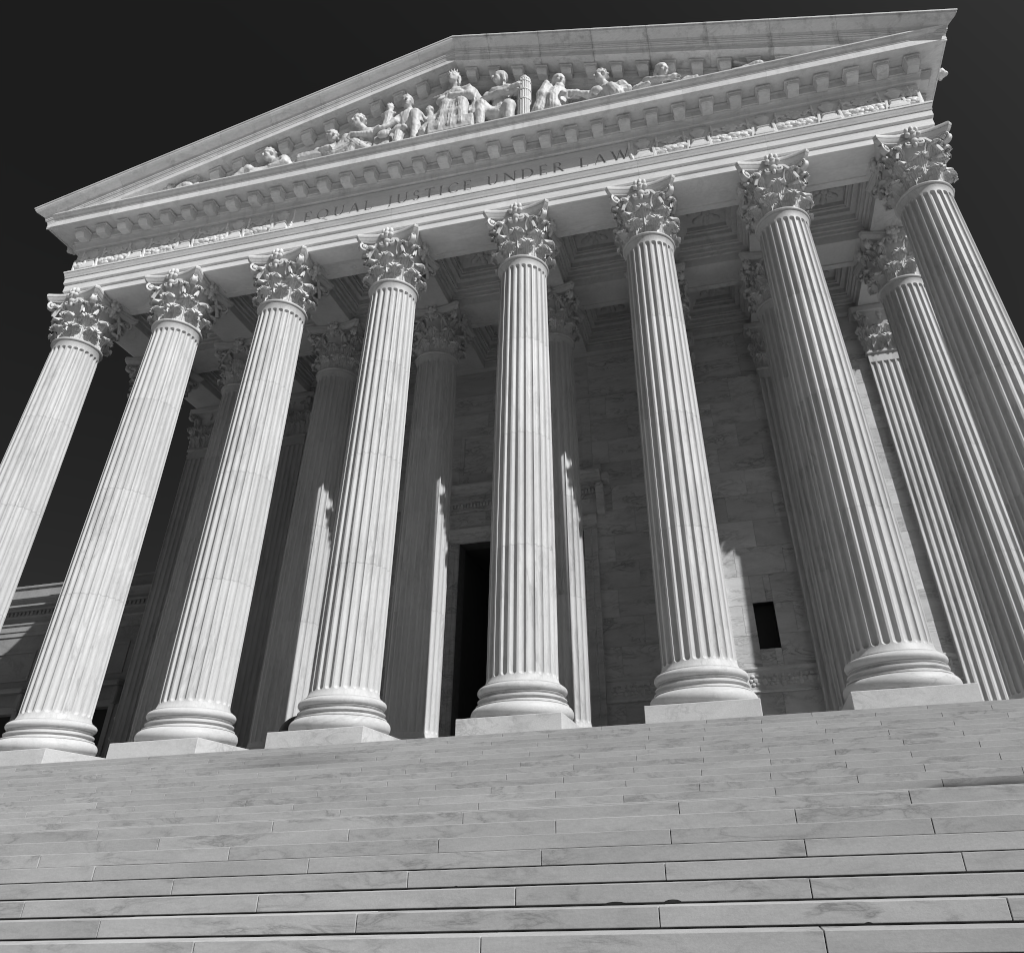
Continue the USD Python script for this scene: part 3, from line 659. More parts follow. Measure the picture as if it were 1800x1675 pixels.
# ---- horizontal cornice
CZ = 21.283
BED = [(.55, 20.463), (.87, 20.463), (.87, 20.52), (1.01, 20.52), (1.03, 20.535), (1.03, 20.60), (1.03, 20.72), (1.04, 20.74), (1.06, 20.80), (1.10, 20.86), (1.10, 20.90), (1.14, 20.92), (1.14, 21.18), (1.17, 21.21), (1.19, 21.235), (1.19, CZ - .025), (1.14, CZ - .024), (1.14, CZ - .002), (.55, CZ - .002)]
CORONA = [(.3, CZ), (1.90, CZ), (1.90, CZ - .04), (1.935, CZ - .04), (1.935, CZ + .255), (1.95, CZ + .262), (1.955, CZ + .30), (1.99, CZ + .37), (2.05, CZ + .44), (2.085, CZ + .50), (2.10, CZ + .52), (2.10, CZ + .57), (.3, CZ + .64)]
cornice = part('cornice', join([bx(-HX - .5, HX + .5, -.9, .5, 20.47, 21.8), bx(-HX - .9, -HX + .5, .5, 12, 20.47, 21.8), bx(HX - .5, HX + .9, .5, 12, 20.47, 21.8)]), M_CORN, house)
part('bed_moulding', sweep_front(BED, 0, 0, True, True, HX), M_CORN, cornice)
nb = 12; ed = np.linspace(-HX - 1.9, HX + 1.9, nb + 1)
for k in range(nb):
    part('cornice_block', sweep_front(CORONA, ed[k] + .002, ed[k + 1] - .002, k == 0, k == nb - 1, HX), M_CORN, cornice)
for side in (-1, 1):
    part('bed_moulding', sweep_side(BED, side, 12.0, HX), M_CORN, cornice)
    part('cornice_block', sweep_side(CORONA, side, 12.0, HX), M_CORN, cornice)
def modillion(w=.27, y0=-1.13, y1=-1.57, h=.43, zt=CZ - .04):
    """A bracket block under the corona: a capping slab, and a block whose front leans back to the foot."""
    cap_ = cbox(-w, w, y1 - .035, y0, zt - .085, zt, .012)
    b = trimesh.convex.convex_hull(np.array([(-w + .035, y1, zt - .087), (w - .035, y1, zt - .087), (-w + .035, y0, zt - .087), (w - .035, y0, zt - .087),
                                             (-w + .05, y1 + .02, zt - h * .62), (w - .05, y1 + .02, zt - h * .62), (-w + .075, y1 + .13, zt - h), (w - .075, y1 + .13, zt - h), (-w + .075, y0, zt - h), (w - .075, y0, zt - h)]))
    leaf = cbox(-w + .09, w - .09, y1 - .012, y1 + .2, zt - h * .58, zt - .12, .012)
    return join([cap_, b, leaf, bx(-w + .05, w - .05, y1 + .05, y0, zt + .001, zt + .039)])
MODN = modillion()
mx = 4.49 + .29
while mx - 1.03 > -HX - 1.1: mx -= 1.03
while mx < HX + 1.25:
    part('modillion', place(MODN, (mx, 0, 0)), M_CORN, cornice); mx += 1.03
for side in (-1, 1):
    for k in range(10):
        q = place(MODN, (0, 0, 0), rotz=side * math.pi / 2); q.apply_translation((side * HX, -.55 + 1.03 * k, 0)); part('modillion', q, M_CORN, cornice)

# ---- pediment: raking cornices, brackets under them, the tympanum and the roof
APEX, SLOPE = 27.71, 0.300
def rake_z(x): return APEX - SLOPE * abs(x)
RAKE = [(.3, 0.02), (2.416, 0.0), (2.416, -.055), (2.39, -.06), (2.375, -.14), (2.31, -.25), (2.19, -.35), (2.09, -.44), (2.05, -.53), (2.045, -.60), (2.02, -.605), (2.02, -.65), (1.985, -.66),
        (1.975, -.72), (1.945, -.78), (1.945, -.82), (1.925, -.825), (1.925, -1.075), (1.89, -1.075), (1.89, -1.05), (.3, -1.05)]
RBED = [(.30, -1.053), (1.10, -1.053), (1.10, -1.078), (1.16, -1.08), (1.16, -1.11), (1.12, -1.14), (1.10, -1.15), (1.10, -1.38), (1.06, -1.41), (1.0, -1.47), (.94, -1.50), (.90, -1.56), (.80, -1.60), (.30, -1.60)]
def sweep_rake(profile, xa, xb, side, mitre, sub=1):
    e = trimesh.creation.extrude_polygon(Polygon(profile), 1.0, engine='earcut')
    d, n, s = e.vertices.T
    b = (HX + d) if mitre else np.full_like(d, xb)
    x = xa + s * (b - xa)
    e.vertices = np.stack([side * x, -d, APEX - SLOPE * x + n], 1); e.fix_normals(); return e
roof = join([sweep_rake([(-20, 0.01), (.299, .01), (.299, -1.6), (.25, -1.6), (.25, -.3), (-20, -.3)], 0.0, 0, s_, False if False else True) for s_ in (-1, 1)])
ped = part('pediment', roof, M_CORN, house)
RJ = [0.0, 1.55, 3.75, 5.95, 8.15, 10.4, 12.65, 14.9, None]
for side in (-1, 1):
    for a, b in zip(RJ[:-1], RJ[1:]):
        part('raking_cornice_block', sweep_rake(RAKE, a + (.004 if a else 0), (b or 0) - .004, side, b is None), M_RAKE if side > 0 else M_CORN, ped)
    part('bed_moulding', sweep_rake(RBED, 0.0, 15.2, side, False), M_CORN, ped)
    for k in range(16):
        x = .60 + 1.03 * k
        if x > 16.0: break
        q = MODN.copy(); v = q.vertices.copy(); v[:, 2] += (rake_z(x) - 1.05 - CZ) ; v[:, 2] -= SLOPE * v[:, 0] * side; v[:, 0] += side * x; q.vertices = v
        part('modillion', q, M_CORN, ped)
tri = Polygon([(-18.0, 21.8), (18.0, 21.8), (0, APEX - .9)])
part('tympanum', slab(tri, -.35, .3), M_CORN, ped)
# water spout heads on the flank gutter
for side in (-1, 1):
    for y in (-.4, 4.6, 8.2):
        ms = [blob(0, 0, 0, .2, .22, .22, 2), blob(.14, 0, -.04, .14, .13, .12, 2), blob(.05, .12, .14, .07, .07, .07), blob(.05, -.12, .14, .07, .07, .07), blob(-.02, .2, -.04, .1, .08, .14), blob(-.02, -.2, -.04, .1, .08, .14)]
        q = place(join(ms), rotz=0 if side > 0 else math.pi, scale=.8); q.apply_translation((side * (HX + 2.07), y, CZ + .10)); part('spout_head', q, M_CORN, cornice, smooth=60)
# ---- entrance wall: coursed marble blocks with fine joints, doorway, small windows
WY = 8.75
wall_shape = sbox(-HX - 1.15, 0.0, HX + 1.15, 19.7)
DOOR = (-2.71, 2.71, 0.0, 9.2)
WINX = [9.365, 13.98]
WINS = [(s * x - .375, s * x + .375, 3.85, 5.53) for x in WINX for s in (-1, 1)]
for r_ in [DOOR] + WINS: wall_shape = wall_shape.difference(sbox(r_[0], r_[2], r_[1], r_[3]))
wall = part('wall', slab(wall_shape, WY + .16, WY + .9), M_JOINT, house)
holes = [DOOR] + WINS + [(-3.30, 3.30, 0.0, 9.80), (-3.6, 3.6, 10.55, 11.75), (-3.25, 3.25, 11.95, 14.75)]
def cut_rect(rects, h):
    out = []
    for x0, x1, z0, z1 in rects:
        if h[1] <= x0 or h[0] >= x1 or h[3] <= z0 or h[2] >= z1: out.append((x0, x1, z0, z1)); continue
        a, b = max(x0, h[0]), min(x1, h[1])
        if x0 < h[0]: out.append((x0, h[0], z0, z1))
        if x1 > h[1]: out.append((h[1], x1, z0, z1))
        if z0 < h[2]: out.append((a, b, z0, h[2]))
        if z1 > h[3]: out.append((a, b, h[3], z1))
    return out
levels = [0.0, 2.36] + [3.24 + 1.11 * k for k in range(12)]
levels[-1] = 15.48
wx0, wx1 = -HX - 1.15, HX + 1.15
stones = []
for k, (z0, z1) in enumerate(zip(levels[:-1], levels[1:])):
    if abs(z0 - 2.36) < .01: continue
    Lb = 1.84
    off = (k % 2) * Lb / 2 + .3
    n0 = math.floor((wx0 - off) / Lb); x = off + n0 * Lb
    while x < wx1:
        a, b = max(x, wx0), min(x + Lb, wx1); x += Lb
        if b - a < .05: continue
        rs = [(a, b, z0, z1)]
        for h in holes: rs = cut_rect(rs, h)
        stones += [q for q in rs if q[1] - q[0] > .04 and q[3] - q[2] > .04]
vis = lambda q: -(abs((q[0] + q[1]) / 2 - 7.0)) - (3.0 if (q[0] + q[1]) < -4 else 0)
stones.sort(key=vis, reverse=True)
extra = []
for j, (a, b, z0, z1) in enumerate(stones):
    g = .0035
    q = cbox(a + g, b - g, WY + rng.uniform(-.0025, .0025), WY + .15, z0 + g, z1 - g, .004)
    if j < 270: part('ashlar_block', q, M_WALL, wall)
    else: extra.append(q)
if extra: part('ashlar_block', join(extra), M_WALL, wall, kind='stuff')
# upper wall, set back behind a ledge
part('ledge', prism_x([(WY - .035, 15.483), (WY - .05, 15.50), (WY - .05, 15.545), (WY + .10, 15.575), (WY + .15, 15.575), (WY + .15, 15.483)], wx0, wx1), M_WALL, wall)
xs = np.arange(wx0, wx1, 2.3)
for k, z0 in enumerate((15.58, 16.64)):
    z1 = z0 + 1.055 if k == 0 else 17.92
    for x in xs:
        part('upper_block', cbox(x + .003, min(x + 2.3, wx1) - .003, WY + .07, WY + .155, z0 + .003, z1 - .003, .004), M_WALL, wall)
part('wall_architrave', prism_x([(WY + .15, 17.94), (WY - .25, 17.94), (WY - .25, 18.25), (WY - .29, 18.27), (WY - .29, 18.62), (WY - .34, 18.7), (WY - .34, 19.7), (WY + .15, 19.7)], wx0, wx1), M_CEIL, wall)
# carved band at dado height
part('carved_band', join([prism_x([(WY + .15, 2.363), (WY - .03, 2.363), (WY - .055, 2.40), (WY - .02, 2.46), (WY + .01, 2.47), (WY + .01, 3.10), (WY - .02, 3.12), (WY - .045, 3.18), (WY - .045, 3.235), (WY + .15, 3.235)], a, b) for a, b in ((wx0, -3.31), (3.31, wx1))]), M_WALL, wall)
orn = []
for a, b in ((3.7, 15.2),):
    x = a
    while x < b:
        for q in range(7):
            t = q / 6 * 2 * math.pi
            orn.append(blob(x + .20 * math.cos(t) * (1 - q * .06), WY - .005, 2.78 + .19 * math.sin(t) * (1 - q * .06), .075, .05, .06))
        orn.append(blob(x, WY - .01, 2.78, .09, .06, .09)); orn.append(blob(x + .31, WY - .005, 2.70, .09, .04, .16)); orn.append(blob(x + .33, WY - .005, 2.92, .05, .04, .09))
        x += .62
orn = join(orn); orn.vertices[:, 1] = WY - .004 + (orn.vertices[:, 1] - WY + .004) * .6
part('band_ornament', orn, M_WALL, wall, smooth=60)
# small windows: a deep dark recess with a bronze leaf
for (a, b, z0, z1) in WINS:
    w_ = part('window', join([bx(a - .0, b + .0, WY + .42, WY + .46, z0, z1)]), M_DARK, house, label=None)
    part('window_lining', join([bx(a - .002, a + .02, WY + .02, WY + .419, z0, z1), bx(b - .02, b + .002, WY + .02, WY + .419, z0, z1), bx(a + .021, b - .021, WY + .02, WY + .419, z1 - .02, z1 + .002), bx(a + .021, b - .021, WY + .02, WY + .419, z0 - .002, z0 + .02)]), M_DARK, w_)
# doorway: moulded frame with a bead course, frieze, hood on consoles, panelled field above
JAMB = [(2.712, WY + .5), (2.712, WY + .06), (2.74, WY + .02), (2.86, WY + .02), (2.87, WY - .03), (2.99, WY - .03), (3.01, WY - .06), (3.03, WY - .07), (3.08, WY - .06), (3.12, WY - .10), (3.20, WY - .14), (3.24, WY - .15), (3.30, WY - .15), (3.30, WY + .15), (3.0, WY + .15), (3.0, WY + .5)]
def vert(poly, z0, z1):
    e = trimesh.creation.extrude_polygon(Polygon(poly), z1 - z0, engine='earcut'); e.apply_translation([0, 0, z0]); return e
lint = [(y, 9.203 + (d - 2.712)) for d, y in JAMB]
frame = part('door_frame', prism_x(lint, -3.30, 3.30), M_WALL, house)
for sx in (1, -1):
    jm = vert([(sx * d, y) for d, y in JAMB], 0.0, 9.2); jm.fix_normals(); part('jamb', jm, M_WALL, frame)
beads = []
for z in np.arange(.5, 9.1, .13):
    for s in (-1, 1): beads.append(blob(s * 3.045, WY - .075, z, .022, .02, .045))
for x in np.arange(-3.0, 3.0, .13): beads.append(blob(x, WY - .075, 9.53, .045, .02, .022))
part('bead_course', join(beads), M_WALL, frame, kind='stuff')
part('door_frieze', cbox(-3.30, 3.30, WY + .0, WY + .15, 9.80, 10.545, .01), M_WALL, frame)
HOOD = [(WY + .15, 10.55), (WY - .05, 10.55), (WY - .08, 10.62), (WY - .12, 10.66), (WY - .14, 10.66), (WY - .14, 10.92), (WY - .20, 10.96), (WY - .24, 11.06), (WY - .55, 11.08), (WY - .55, 11.26), (WY - .58, 11.28), (WY - .62, 11.40), (WY - .72, 11.52), (WY - .72, 11.60), (WY + .15, 11.70)]
hood = part('hood', prism_x(HOOD, -3.62, 3.62), M_WALL, frame)
ends = []
for s in (-1, 1):
    ends.append(cbox(min(s * 3.622, s * 3.95), max(s * 3.622, s * 3.95), WY - .52, WY + .15, 11.10, 11.5, .05))
part('hood_return', join(ends), M_WALL, frame)
dn = []
for x in np.arange(-3.45, 3.46, .145): dn.append(cbox(x - .045, x + .045, WY - .21, WY - .142, 10.72, 10.90, .008))
for d_ in dn: part('dentil', d_, M_WALL, frame)
for s in (-1, 1):
    pr = []
    for t in np.linspace(0, 1, 12): pr.append((WY - .14 - .34 * t - .06 * math.sin(t * 6.3), 9.75 + 1.28 * t))
    c = prism_x(pr + [(WY + .1, 11.05), (WY + .1, 9.75)], -.16, .16); c.apply_translation((s * 3.52, 0, 0))
    part('console', c, M_WALL, frame, smooth=40)
field = []
for (hw, z0, z1, y0) in ((3.25, 11.95, 14.75, WY - .03), (2.83, 12.2, 14.45, WY - .0)):
    w_ = .44 if hw > 3 else .18
    field += [cbox(-hw, -hw + w_, y0, WY + .15, z0, z1, .02), cbox(hw - w_, hw, y0, WY + .15, z0, z1, .02), cbox(-hw + w_ + .001, hw - w_ - .001, y0, WY + .15, z1 - w_, z1, .02), cbox(-hw + w_ + .001, hw - w_ - .001, y0, WY + .15, z0, z0 + w_, .02)]
part('panel_frame', join(field), M_WALL, frame)
part('panel', cbox(-2.66, 2.66, WY + .07, WY + .16, 12.37, 14.28, .01), M_WALL, frame)
# vestibule with tall bronze doors at its end
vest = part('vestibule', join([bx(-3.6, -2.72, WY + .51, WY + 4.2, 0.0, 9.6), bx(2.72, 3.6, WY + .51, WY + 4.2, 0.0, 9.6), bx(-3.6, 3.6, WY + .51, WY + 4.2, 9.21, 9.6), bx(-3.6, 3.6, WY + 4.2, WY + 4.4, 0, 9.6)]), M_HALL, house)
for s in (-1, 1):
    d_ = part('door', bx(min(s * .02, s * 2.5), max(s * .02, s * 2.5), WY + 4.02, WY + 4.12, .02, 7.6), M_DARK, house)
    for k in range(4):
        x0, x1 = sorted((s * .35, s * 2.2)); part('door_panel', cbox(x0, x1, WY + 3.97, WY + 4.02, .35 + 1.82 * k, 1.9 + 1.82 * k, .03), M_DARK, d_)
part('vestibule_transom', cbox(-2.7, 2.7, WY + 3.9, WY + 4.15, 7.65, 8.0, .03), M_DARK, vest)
# body of the building behind the portico
part('flank_wall', join([bx(-HX - 1.0, -HX - .4, WY + .9, 26, Z_PLAZA, 20.4), bx(HX + .4, HX + 1.0, WY + .9, 26, Z_PLAZA, 20.4), bx(-HX - 1.15, HX + 1.15, WY + .2, WY + .89, Z_PLAZA, -.02)]), M_WALL, house)

# ================================================================== the low wing on the left
wing = thing('side_wing', 'low marble wing with dentilled cornice seen between the two leftmost front columns', 'building')
GY, GZ = 14.4, 0.52
gx0, gx1 = -62.0, -HX - 1.0
wshape = sbox(gx0, Z_PLAZA, gx1, 8.5 + GZ)
gw = []
for k in range(6):
    xc = -24.1 - 5.75 * k; gw.append((xc - 1.1, xc + 1.1, .6, 4.98))
for r_ in gw: wshape = wshape.difference(sbox(r_[0], r_[2], r_[1], r_[3]))
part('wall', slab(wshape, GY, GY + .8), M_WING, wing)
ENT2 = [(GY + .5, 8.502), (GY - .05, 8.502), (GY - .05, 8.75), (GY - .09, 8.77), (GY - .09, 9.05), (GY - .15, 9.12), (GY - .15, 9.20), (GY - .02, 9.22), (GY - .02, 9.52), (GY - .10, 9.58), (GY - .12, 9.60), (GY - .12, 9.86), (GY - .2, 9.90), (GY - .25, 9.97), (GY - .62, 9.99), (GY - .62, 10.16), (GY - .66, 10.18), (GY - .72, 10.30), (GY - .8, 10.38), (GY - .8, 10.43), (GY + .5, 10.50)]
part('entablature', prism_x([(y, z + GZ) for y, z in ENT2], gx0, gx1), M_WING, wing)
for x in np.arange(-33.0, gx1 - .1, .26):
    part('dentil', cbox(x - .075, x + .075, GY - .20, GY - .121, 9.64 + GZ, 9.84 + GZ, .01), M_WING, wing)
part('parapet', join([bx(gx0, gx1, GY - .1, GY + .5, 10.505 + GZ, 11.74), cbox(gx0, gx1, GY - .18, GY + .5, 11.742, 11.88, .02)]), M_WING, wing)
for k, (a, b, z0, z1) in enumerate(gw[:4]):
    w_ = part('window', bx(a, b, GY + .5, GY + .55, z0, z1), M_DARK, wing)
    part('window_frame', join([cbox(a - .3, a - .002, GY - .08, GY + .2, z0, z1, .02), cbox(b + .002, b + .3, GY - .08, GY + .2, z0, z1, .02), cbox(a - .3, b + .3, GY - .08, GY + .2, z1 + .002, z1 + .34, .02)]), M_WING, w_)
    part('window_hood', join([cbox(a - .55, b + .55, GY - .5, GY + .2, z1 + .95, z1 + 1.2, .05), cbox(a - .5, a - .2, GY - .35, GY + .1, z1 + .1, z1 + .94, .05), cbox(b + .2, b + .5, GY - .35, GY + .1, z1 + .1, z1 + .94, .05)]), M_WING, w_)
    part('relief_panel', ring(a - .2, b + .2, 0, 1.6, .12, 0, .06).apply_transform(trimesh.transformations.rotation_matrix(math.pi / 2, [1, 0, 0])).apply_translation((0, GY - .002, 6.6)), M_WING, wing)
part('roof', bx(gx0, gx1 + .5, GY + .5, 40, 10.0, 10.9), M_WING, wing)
# a black rounded housing on the portico floor, half hidden by the base of the fourth front column
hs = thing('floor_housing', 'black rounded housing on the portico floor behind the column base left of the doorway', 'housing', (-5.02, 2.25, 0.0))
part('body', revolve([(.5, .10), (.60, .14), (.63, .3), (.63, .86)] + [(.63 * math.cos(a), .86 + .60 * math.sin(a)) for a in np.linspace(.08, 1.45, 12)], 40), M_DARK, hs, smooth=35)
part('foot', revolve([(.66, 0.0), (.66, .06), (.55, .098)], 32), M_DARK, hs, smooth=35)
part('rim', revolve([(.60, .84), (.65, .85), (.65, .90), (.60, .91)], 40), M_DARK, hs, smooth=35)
# ================================================================== pediment figures (generic classical figures, carved from signed distance fields)
def surface_net(f, lo, hi, h):
    """Dual surface of f = 0 on a grid of step h."""
    lo, hi = np.array(lo, float), np.array(hi, float)
    n = np.ceil((hi - lo) / h).astype(int) + 1
    ax = [lo[i] + h * np.arange(n[i]) for i in range(3)]
    X, Y, Z = np.meshgrid(*ax, indexing='ij')
    V = f(np.stack([X, Y, Z], -1).reshape(-1, 3)).reshape(n)
    ins = V < 0
    c8 = [(i, j, k) for i in (0, 1) for j in (0, 1) for k in (0, 1)]
    sh = lambda A, o: A[o[0]:A.shape[0] - 1 + o[0], o[1]:A.shape[1] - 1 + o[1], o[2]:A.shape[2] - 1 + o[2]]
    cnt = sum(sh(ins, o).astype(int) for o in c8)
    act = (cnt > 0) & (cnt < 8)
    idx = np.full(act.shape, -1); idx[act] = np.arange(act.sum())
    acc, num = np.zeros(act.shape + (3,)), np.zeros(act.shape)
    for a in range(8):
        for b in range(a + 1, 8):
            oa, ob = np.array(c8[a]), np.array(c8[b])
            if np.abs(oa - ob).sum() != 1: continue
            va, vb = sh(V, c8[a]), sh(V, c8[b]); cr = (va < 0) != (vb < 0)
            t = np.where(cr, va / np.where(cr, va - vb, 1), 0)
            acc += cr[..., None] * (oa + t[..., None] * (ob - oa)); num += cr
    cell = np.stack(np.meshgrid(*[np.arange(s) for s in act.shape], indexing='ij'), -1)
    P = (cell + acc / np.maximum(num, 1)[..., None])[act] * h + lo
    F = []
    for d in range(3):
        e = [0, 0, 0]; e[d] = 1
        A, B = ins[tuple(slice(0, -1) if i == d else slice(1, -1) for i in range(3))], ins[tuple(slice(1, None) if i == d else slice(1, -1) for i in range(3))]
        u, v = (d + 1) % 3, (d + 2) % 3
        q = np.argwhere(A != B); 
        if len(q) == 0: continue
        s = A[tuple(q.T)]
        base = q.copy(); base[:, u] += 1; base[:, v] += 1
        def at(du, dv):
            w = base.copy(); w[:, u] -= du; w[:, v] -= dv; return idx[tuple(w.T)]
        a, b, c, d4 = at(0, 0), at(1, 0), at(1, 1), at(0, 1)
        quad = np.stack([a, b, c, d4], 1); quad[~s] = quad[~s][:, ::-1]
        F += [quad[:, [0, 1, 2]], quad[:, [0, 2, 3]]]
    F = np.vstack(F); F = F[(F >= 0).all(1)]
    t = trimesh.Trimesh(P, F, process=False)
    e = t.edges_unique; nv = len(P); deg = np.bincount(e.ravel(), minlength=nv)[:, None].clip(1)
    for lam in (.5, -.45, .4):
        a = np.zeros_like(P); np.add.at(a, e[:, 0], P[e[:, 1]]); np.add.at(a, e[:, 1], P[e[:, 0]]); P = P + lam * (a / deg - P)
    t.vertices = P
    if t.volume < 0: t.invert()
    return t
class Sculpt:
    def __init__(s): s.ops = []; s.heads = []; s.lo = np.full(3, 1e9); s.hi = np.full(3, -1e9)
    def _grow(s, pts, r):
        p = np.atleast_2d(pts); s.lo = np.minimum(s.lo, p.min(0) - r - .12); s.hi = np.maximum(s.hi, p.max(0) + r + .12)
    def cone(s, a, b, ra, rb=None, k=.06, fold=None, sub=False):
        """A tapered round limb from a to b; fold = (amplitude, frequency) carves drapery along it."""
        rb = ra if rb is None else rb; a, b = np.array(a, float), np.array(b, float); s._grow([a, b], max(ra, rb))
        def f(p):
            ab = b - a; t = np.clip(((p - a) @ ab) / (ab @ ab + 1e-9), 0, 1); q = p - a - t[:, None] * ab; d = np.linalg.norm(q, axis=1) - (ra + (rb - ra) * t)
            if fold:
                ax = ab / np.linalg.norm(ab); e1 = np.cross(ax, [0.1, 1, .2]); e1 /= np.linalg.norm(e1); e2 = np.cross(ax, e1)
                an = np.arctan2(q @ e1, q @ e2); d = d + fold[0] * (np.abs(np.sin(an * fold[1] / 2 + 2.2 * t + .6 * np.sin(5 * t))) - .5)
            return d
        s.ops.append((f, k, sub)); return s
    def ell(s, c, r, k=.06, rot=None, sub=False):
        c, r = np.array(c, float), np.array(r, float); R = np.eye(3) if rot is None else rot; s._grow([c], r.max())
        def f(p):
            q = (p - c) @ R; l = np.linalg.norm(q / r, axis=1); g = np.linalg.norm(q / r ** 2, axis=1); return np.where(g > 1e-9, l * (l - 1) / np.maximum(g, 1e-9), -r.min())
        s.ops.append((f, k, sub)); return s
    def box(s, c, hw, rd=.03, k=.03):
        c, hw = np.array(c, float), np.array(hw, float); s._grow([c - hw, c + hw], 0)
        def f(p):
            q = np.abs(p - c) - hw + rd; return np.linalg.norm(np.maximum(q, 0), axis=1) + np.minimum(q.max(1), 0) - rd
        s.ops.append((f, k, False)); return s
    def limb(s, pts, rs, k=.05, fold=None):
        for a, b, ra, rb in zip(pts[:-1], pts[1:], rs[:-1], rs[1:]): s.cone(a, b, ra, rb, k, fold)
        return s
    def head(s, c, face, h=.62, up=(0, 0, 1), hair='short', beard=False):
        """A head of height h at c, looking along face."""
        h = h * 1.13; c = np.array(c, float); s.heads.append((c, h * .62)); fw = np.array(face, float); fw /= np.linalg.norm(fw); up = np.array(up, float); rt = np.cross(fw, up); rt /= np.linalg.norm(rt); up = np.cross(rt, fw)
        P = lambda x, y, z: c + h * (x * rt + y * fw + z * up)
        R = np.stack([rt, fw, up], 1)
        s.ell(P(0, -.06, .12), (.33 * h, .40 * h, .38 * h), .04, R)             # skull
        s.ell(P(0, .10, -.14), (.25 * h, .27 * h, .34 * h), .05, R)             # face and jaw
        s.ell(P(0, .25, -.40), (.11 * h, .10 * h, .10 * h), .05, R)             # chin
        s.cone(P(0, .36, .06), P(0, .47, -.13), .045 * h, .075 * h, .03)        # nose
        s.cone(P(-.19, .30, .10), P(.19, .30, .10), .06 * h, None, .04)         # brow
        for e in (-.14, .14):
            s.ell(P(e, .385, .015), (.085 * h, .06 * h, .06 * h), .02, R, True)  # eye socket
            s.ell(P(e, .325, .01), (.06 * h, .05 * h, .045 * h), .01, R)         # eyeball
            s.ell(P(e * 1.35, .27, -.12), (.08 * h, .07 * h, .08 * h), .05, R)   # cheek
            s.ell(P(e * 2.35, -.02, -.02), (.05 * h, .10 * h, .13 * h), .03, R)  # ear
        s.cone(P(-.09, .405, -.255), P(.09, .405, -.255), .022 * h, None, .01, sub=True)   # mouth
        s.cone(P(-.07, .365, -.225), P(.07, .365, -.225), .03 * h, None, .02); s.cone(P(-.06, .36, -.29), P(.06, .36, -.29), .035 * h, None, .02)
        if hair in ('short', 'long'):
            for i in range(26):
                a = i * 2.4; zz = .50 - i * .026; rr = .36 * math.sqrt(max(.05, 1 - (zz / .55) ** 2))
                y = math.cos(a) * rr - .09
                if y > .20: continue
                s.ell(P(math.sin(a) * rr, y, zz * .85 + .07), (.085 * h, .085 * h, .07 * h), .05)
        if hair == 'long':
            for e in (-1, 1): s.cone(P(e * .30, -.08, .1), P(e * .30, -.10, -.52), .11 * h, .08 * h, .06, (.03, 6))
        if hair == 'cloth':
            s.ell(P(0, -.10, .14), (.39 * h, .43 * h, .40 * h), .03, R)
            for e in (-1, 1): s.cone(P(e * .31, -.10, .2), P(e * .34, -.16, -.55), .10 * h, .12 * h, .05, (.04, 6))
        if hair == 'helmet':
            s.ell(P(0, -.07, .19), (.39 * h, .46 * h, .38 * h), .02, R); s.cone(P(0, .22, .50), P(0, -.42, .42), .07 * h, .10 * h, .03); s.cone(P(0, .30, .27), P(0, .44, .36), .06 * h, .04 * h, .03)
        if hair == 'crown':
            for i in range(9):
                a = math.pi * (i / 8 - .5) * 1.15; s.cone(P(math.sin(a) * .33, math.cos(a) * .33 - .02, .30), P(math.sin(a) * .43, math.cos(a) * .43 - .04, .56), .06 * h, .028 * h, .02)
            for e in (-1, 1): s.cone(P(e * .30, -.12, .1), P(e * .33, -.16, -.55), .11 * h, .09 * h, .06, (.03, 6))
        if beard:
            for i in range(12):
                a = (i / 11 - .5) * 2.2; s.ell(P(math.sin(a) * .23, .10 + math.cos(a) * .22, -.42 - .10 * math.cos(a) - .03 * (i % 2)), (.085 * h, .08 * h, .13 * h), .03)
        return s
    def hand(s, w, d, side, r=.05, spread=.09, bend=(0, 0, -.12)):
        """A palm at w pointing along d with four fingers and a thumb."""
        w, d = np.array(w, float), np.array(d, float); d /= np.linalg.norm(d); sd = np.array(side, float); sd -= d * (sd @ d); sd /= np.linalg.norm(sd); bend = np.array(bend, float)
        s.cone(w, w + d * .2, .10, .11, .04)
        for i, l in enumerate((.24, .29, .27, .2)):
            a = w + d * .2 + sd * (i - 1.5) * spread * .85; b = a + d * l * .55 + bend * .3; s.cone(a, b, r, r * .9, .012); s.cone(b, b + d * l * .4 + bend, r * .9, r * .7, .012)
        t = w + d * .06 - sd * .12; s.cone(t, t + d * .15 - sd * .1, r * 1.1, r, .02); s.cone(t + d * .15 - sd * .1, t + d * .27 - sd * .08 + bend * .5, r, r * .8, .012)
        return s
    def mesh(s, h=.038):
        def f(p):
            out = np.full(len(p), 1e3)
            for g, k, sub in s.ops:
                d = g(p)
                if sub: out = np.maximum(out, -d); continue
                hh = np.clip(.5 + .5 * (out - d) / k, 0, 1); out = out * (1 - hh) + d * hh - k * hh * (1 - hh)
            return out
        m = surface_net(f, s.lo, s.hi, h)
        # chisel marks and small creases of the drapery, everywhere below the chins
        v = m.vertices.copy(); nrm = m.vertex_normals
        q = v * np.array([7.5, 5.0, 2.6]); n1 = np.abs(meshkit.noise(q + 3.0, 5) - .5); n2 = np.abs(meshkit.noise(q * 2.1 + 9.0, 8) - .5)
        w = np.ones(len(v))
        for c, r in s.heads: w *= np.clip((np.linalg.norm(v - c, axis=1) - r * .75) / (r * .35), 0, 1)
        m.vertices = v - nrm * ((.075 * np.clip(.30 - n1, 0, 1) ** 1.2 + .03 * np.clip(.3 - n2, 0, 1)) * w)[:, None]
        return m
FL = 21.95                                              # the ledge the figures rest on
YS = -1.22
def figure(name, label, s, cat='statue', h=.038):
    return part(name, s.mesh(h), M_FIG, None, smooth=True, label=label, cat=cat)

